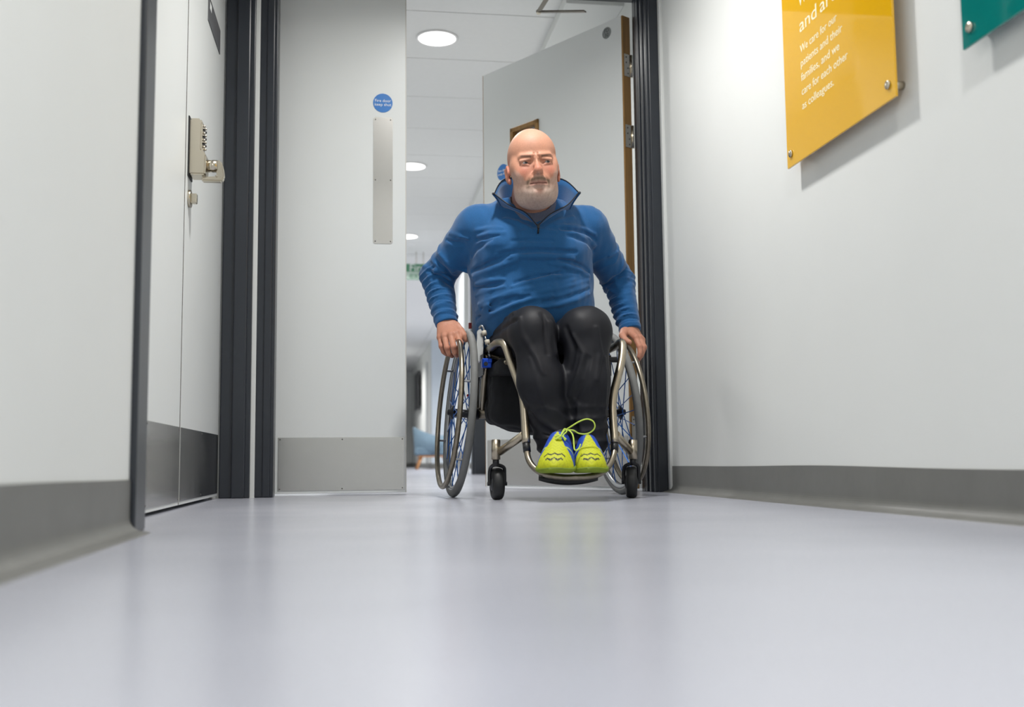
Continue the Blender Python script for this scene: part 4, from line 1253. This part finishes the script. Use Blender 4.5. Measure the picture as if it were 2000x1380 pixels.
# ---------------- trousers
TR = Solid()
HIP = {-1: np.array((.560, 3.95, .535)), 1: np.array((.775, 3.95, .535))}
KN = {-1: P3(1042, 640, 3.475), 1: P3(1145, 641, 3.475)}
MID = {-1: P3(1055, 745, 3.455), 1: P3(1147, 745, 3.455)}
AN = {-1: P3(1083, 862, 3.455), 1: P3(1150, 862, 3.455)}
TR.add(ell((.668, 3.97, .545), (.205, .14, .105)))
for s in (-1, 1):
    TR.add(rc(HIP[s], KN[s] + np.array((0, .05, -.005)), .098, .080), .03)
    TR.add(ell(KN[s] + np.array((0, .005, 0)), (.068 if s < 0 else .082, .070, .072)), .03)
    TR.add(rc(KN[s] + np.array((0, 0, -.02)), MID[s], .066 if s < 0 else .078, .070), .035)
    TR.add(rc(MID[s], AN[s], .070, .062), .035)
TF = [('r', .008, .003, [(1015, 620), (1025, 660), (1048, 700), (1062, 730)]), ('v', .007, .003, [(1060, 612), (1068, 650), (1070, 690)]),
      ('r', .006, .003, [(1075, 630), (1082, 665), (1086, 690)]), ('r', .007, .003, [(1120, 655), (1140, 690), (1128, 730), (1112, 770)]),
      ('v', .007, .003, [(1105, 640), (1120, 680), (1112, 720)]), ('r', .007, .003, [(1165, 640), (1172, 690), (1166, 740)]),
      ('v', .008, .003, [(1150, 700), (1140, 740), (1125, 775)]), ('r', .008, .003, [(1030, 780), (1050, 815), (1085, 840), (1105, 846)]),
      ('v', .007, .003, [(1032, 800), (1055, 835), (1085, 852)]), ('r', .007, .003, [(1035, 830), (1060, 850), (1080, 858)]),
      ('r', .006, .002, [(1130, 790), (1128, 820), (1140, 850)]), ('v', .006, .002, [(1160, 760), (1155, 800), (1165, 840)]),
      ('r', .006, .002, [(1180, 700), (1182, 760), (1180, 820)]), ('r', .006, .002, [(1035, 700), (1055, 760), (1068, 800)]),
      ('r', .008, .003, [(965, 640), (985, 625), (1005, 612)]), ('v', .007, .003, [(960, 655), (985, 638), (1008, 625)])]
cache = []
for kind, r, dep, pts in TF:
    dirs = [np.array(_FW + _R * ((x - 1000) / FPX) + _U * ((690 - y) / FPX)) for x, y in pts]
    H = TR.cast(CAM_P, dirs); ok = (np.abs(TR.ev(H, post=False)) < .004) & (H[:, 1] < 3.80)
    D = np.array([d / np.linalg.norm(d) for d in dirs])
    if ok.sum() > 1: cache.append((kind, r, dep, H[ok], D[ok]))
for kind, r, dep, H, D in cache:
    n = len(H); prof = [max(.25, math.sin(math.pi * (i + .6) / (n + .2))) for i in range(n)]
    if kind == 'r': TR.add(chain([H[i] + D[i] * (r - 1.5 * dep) * prof[i] for i in range(n)], [r * p for p in prof]), .012)
    else: TR.sub(chain([H[i] - D[i] * (r - 1.5 * dep) * prof[i] for i in range(n)], [r * p for p in prof]), .014)
# open hems
for s in (-1, 1):
    u = (AN[s] - MID[s]) / np.linalg.norm(AN[s] - MID[s])
def tr_post(P, d):
    near = np.abs(d) < .03
    d = d.copy(); Q = P[near]
    if len(Q):
        w = sstep(.36, .24, Q[:, 2])
        d[near] += .0018 * vnoise(Q, 34, 11) - w * .0030 * (1 - 2 * np.abs(np.sin(Q[:, 2] * math.pi / .045 + 3.0 * vnoise(Q, 13, 5))))
    return d
TR.post = tr_post
tr = mesh_solid(TR, (.40, 3.34, .10), (1.0, 4.16, .74), .004, 'trousers', M_TROU, person)
tr['label'] = 'dark navy track trousers'

# under-seat bag of the wheelchair (soft black cloth)
BG = Solid()
def rbox(c, hsz, r):
    c = V3(c); hsz = np.array(hsz) - r
    def f(P):
        q = np.abs(P - c) - hsz
        return np.sqrt((np.maximum(q, 0) ** 2).sum(-1)) + np.minimum(q.max(-1), 0) - r
    return f
BG.add(rbox((.672, 3.86, .365), (.195, .135, .105), .04))
BG.add(ell((.685, 3.84, .285), (.165, .12, .070)), .04)
def bg_post(P, d): return d + .005 * vnoise(P, 24, 21) + .003 * vnoise(P, 60, 22)
BG.post = bg_post
bg = mesh_solid(BG, (.42, 3.62, .18), (.95, 4.02, .50), .006, 'seat_bag', M_FAB, chair)
# ---------------- running shoes
M_SOLE = mat('lime_sole', (112, 132, 24), 0.6, var=0.08, vscale=60)
M_UPPER = mat('shoe_upper', (200, 200, 30), 0.6, vcol='Col', var=0.05, vscale=200, bump=0.2, bscale=500)
M_LACE = mat('lime_lace', (190, 214, 88), 0.7, var=0.12, vscale=400)
def shoe(toe, heel, wscale, side):
    """toe, heel: world points of the sole line"""
    toe = Vector(toe); heel = Vector(heel); ax = (heel - toe); L = ax.length; ax.normalize()
    rt = Vector((0, 0, 1)).cross(ax); rt = -rt if rt.x < 0 else rt; rt.normalize(); up = ax.cross(rt); up = -up if up.z < 0 else up
    K = [0, .02, .06, .14, .25, .38, .5, .62, .74, .86, .96, 1.0]
    W = [.010, .028, .043, .052, .054, .050, .044, .040, .038, .036, .030, .018]
    Hh = [.030, .040, .050, .060, .074, .094, .112, .120, .116, .110, .102, .092]
    n = 20
    Ks = np.linspace(0, 1, 34); Ws = np.interp(Ks, K, W) * wscale; Hs = np.interp(Ks, K, Hh)
    for _ in range(2):
        Ws[1:-1] = (Ws[:-2] + 2 * Ws[1:-1] + Ws[2:]) / 4; Hs[1:-1] = (Hs[:-2] + 2 * Hs[1:-1] + Hs[2:]) / 4
    st = .014
    bm = bmesh.new(); rings = []; info = []
    for k, w_, h_ in zip(Ks, Ws, Hs):
        c = toe + ax * (k * L); ring = []
        for j in range(n + 1):
            a = math.pi * j / n
            x = w_ * math.copysign(abs(math.cos(a)) ** .75, math.cos(a)); z = st * .6 + (h_ - st * .6) * math.sin(a) ** .85
            x *= 1 - .28 * (z / .12) ** 1.5
            ring.append(bm.verts.new(c + rt * x + up * z)); info.append((k, x / max(w_, .01), z))
        rings.append(ring)
    for A, B in zip(rings[:-1], rings[1:]):
        for j in range(n): bm.faces.new((A[j], A[j + 1], B[j + 1], B[j]))
    bm.faces.new(rings[0]); bm.faces.new(rings[-1][::-1])
    bmesh.ops.recalc_face_normals(bm, faces=bm.faces)
    bmesh.ops.subdivide_edges(bm, edges=list(bm.edges), cuts=3, use_grid_fill=True)
    me = bpy.data.meshes.new('shoe'); bm.to_mesh(me); bm.free()
    co = np.array([v.co[:] for v in me.vertices]) - np.array(toe)
    k = (co @ np.array(ax)) / L; x = co @ np.array(rt); z = co @ np.array(up)
    wl = np.interp(k, Ks, Ws)
    Y_, BL, DK = L3((190, 196, 18)), L3((34, 74, 176)), L3((30, 36, 26))
    c = np.repeat(BL[None], len(co), 0)
    hw = np.interp(k, [0, .10, .17, .28, .42, .48], [1.6, 1.3, .88, .46, .17, .0])      # yellow vamp wedge
    vamp = np.abs(x) < wl * hw
    c[vamp] = Y_
    zig = np.abs(((x / .022) % 1) - .5) * 2                                             # chevron overlays
    for off, wd in ((.045, .016), (.110, .016)):
        m_ = vamp & (np.abs(k - off - .026 * zig) < wd * .62) & (np.abs(x) < wl * .62); c[m_] = DK
    m_ = vamp & (((k * 22 + zig * .9) % 1) < .25); c[m_] = c[m_] * .72 + .2 * L3((150, 150, 30))
    lime = (~vamp) & (np.abs(k - .20 - np.abs(x) * 2.2) < .012); c[lime] = L3((180, 200, 90))
    c[(k > .47) & (np.abs(x) < wl * .55) & (z > .08)] = L3((20, 26, 48))
    a = me.attributes.new('Col', 'FLOAT_COLOR', 'POINT')
    a.data.foreach_set('color', np.concatenate([c, np.ones((len(c), 1))], 1).astype(np.float32).ravel())
    o = link('shoe', me, M_UPPER, person, True)
    # sole: wider slab with a rounded edge and a toe spring
    bm = bmesh.new(); rings = []
    for k_, w_ in zip(Ks, Ws):
        c_ = toe + ax * (k_ * (L + .006) - .003); w2 = w_ + .0045; lift = .010 * max(0, 1 - k_ / .16) ** 2
        rings.append([bm.verts.new(c_ + rt * (w2 * fx) + up * (z_ + lift)) for fx, z_ in ((-.86, -.002), (.86, -.002), (1, .003), (1.0, .010), (.94, .014), (-.94, .014), (-1.0, .010), (-1, .003))])
    for A, B in zip(rings[:-1], rings[1:]):
        for j in range(8): bm.faces.new((A[j], A[(j + 1) % 8], B[(j + 1) % 8], B[j]))
    bm.faces.new(rings[0]); bm.faces.new(rings[-1][::-1]); bmesh.ops.recalc_face_normals(bm, faces=bm.faces)
    bm_obj('sole', bm, M_SOLE, o, smooth=True)
    return o
s1 = shoe(at(1082, 927, 3.275), at(1102, 886, 3.555), 1.14, -1)
s2 = shoe(at(1156, 926, 3.29), at(1139, 892, 3.565), 1.03, 1)
def lace(pts, r=.0024, p=s1): tube('lace', [at(*q) for q in pts], r, M_LACE, p, 8, False, 5)
lace([(1103.5, 840, 3.36), (1116, 832, 3.345), (1131, 823, 3.335), (1146, 818, 3.33), (1158, 822, 3.33), (1162, 832, 3.33), (1157, 841, 3.335), (1145, 847, 3.335), (1131, 846, 3.34), (1119, 840, 3.35), (1104, 839, 3.36)])
lace([(1103, 839, 3.358), (1111, 840, 3.35), (1117, 846, 3.34), (1120, 855, 3.33), (1121, 868, 3.32), (1122, 877, 3.31), (1126, 879, 3.31), (1131, 874.5, 3.315), (1134, 867, 3.32)])
lace([(1084, 853, 3.355), (1090, 850, 3.35), (1099, 852, 3.345), (1106, 858, 3.34)])
lace([(1086, 858, 3.35), (1094, 852, 3.345), (1100, 843, 3.352), (1105, 838, 3.357)])
lace([(1094, 856, 3.345), (1097, 846, 3.35), (1103, 837, 3.356), (1107, 842, 3.352), (1100, 850, 3.348), (1104, 860, 3.34)])
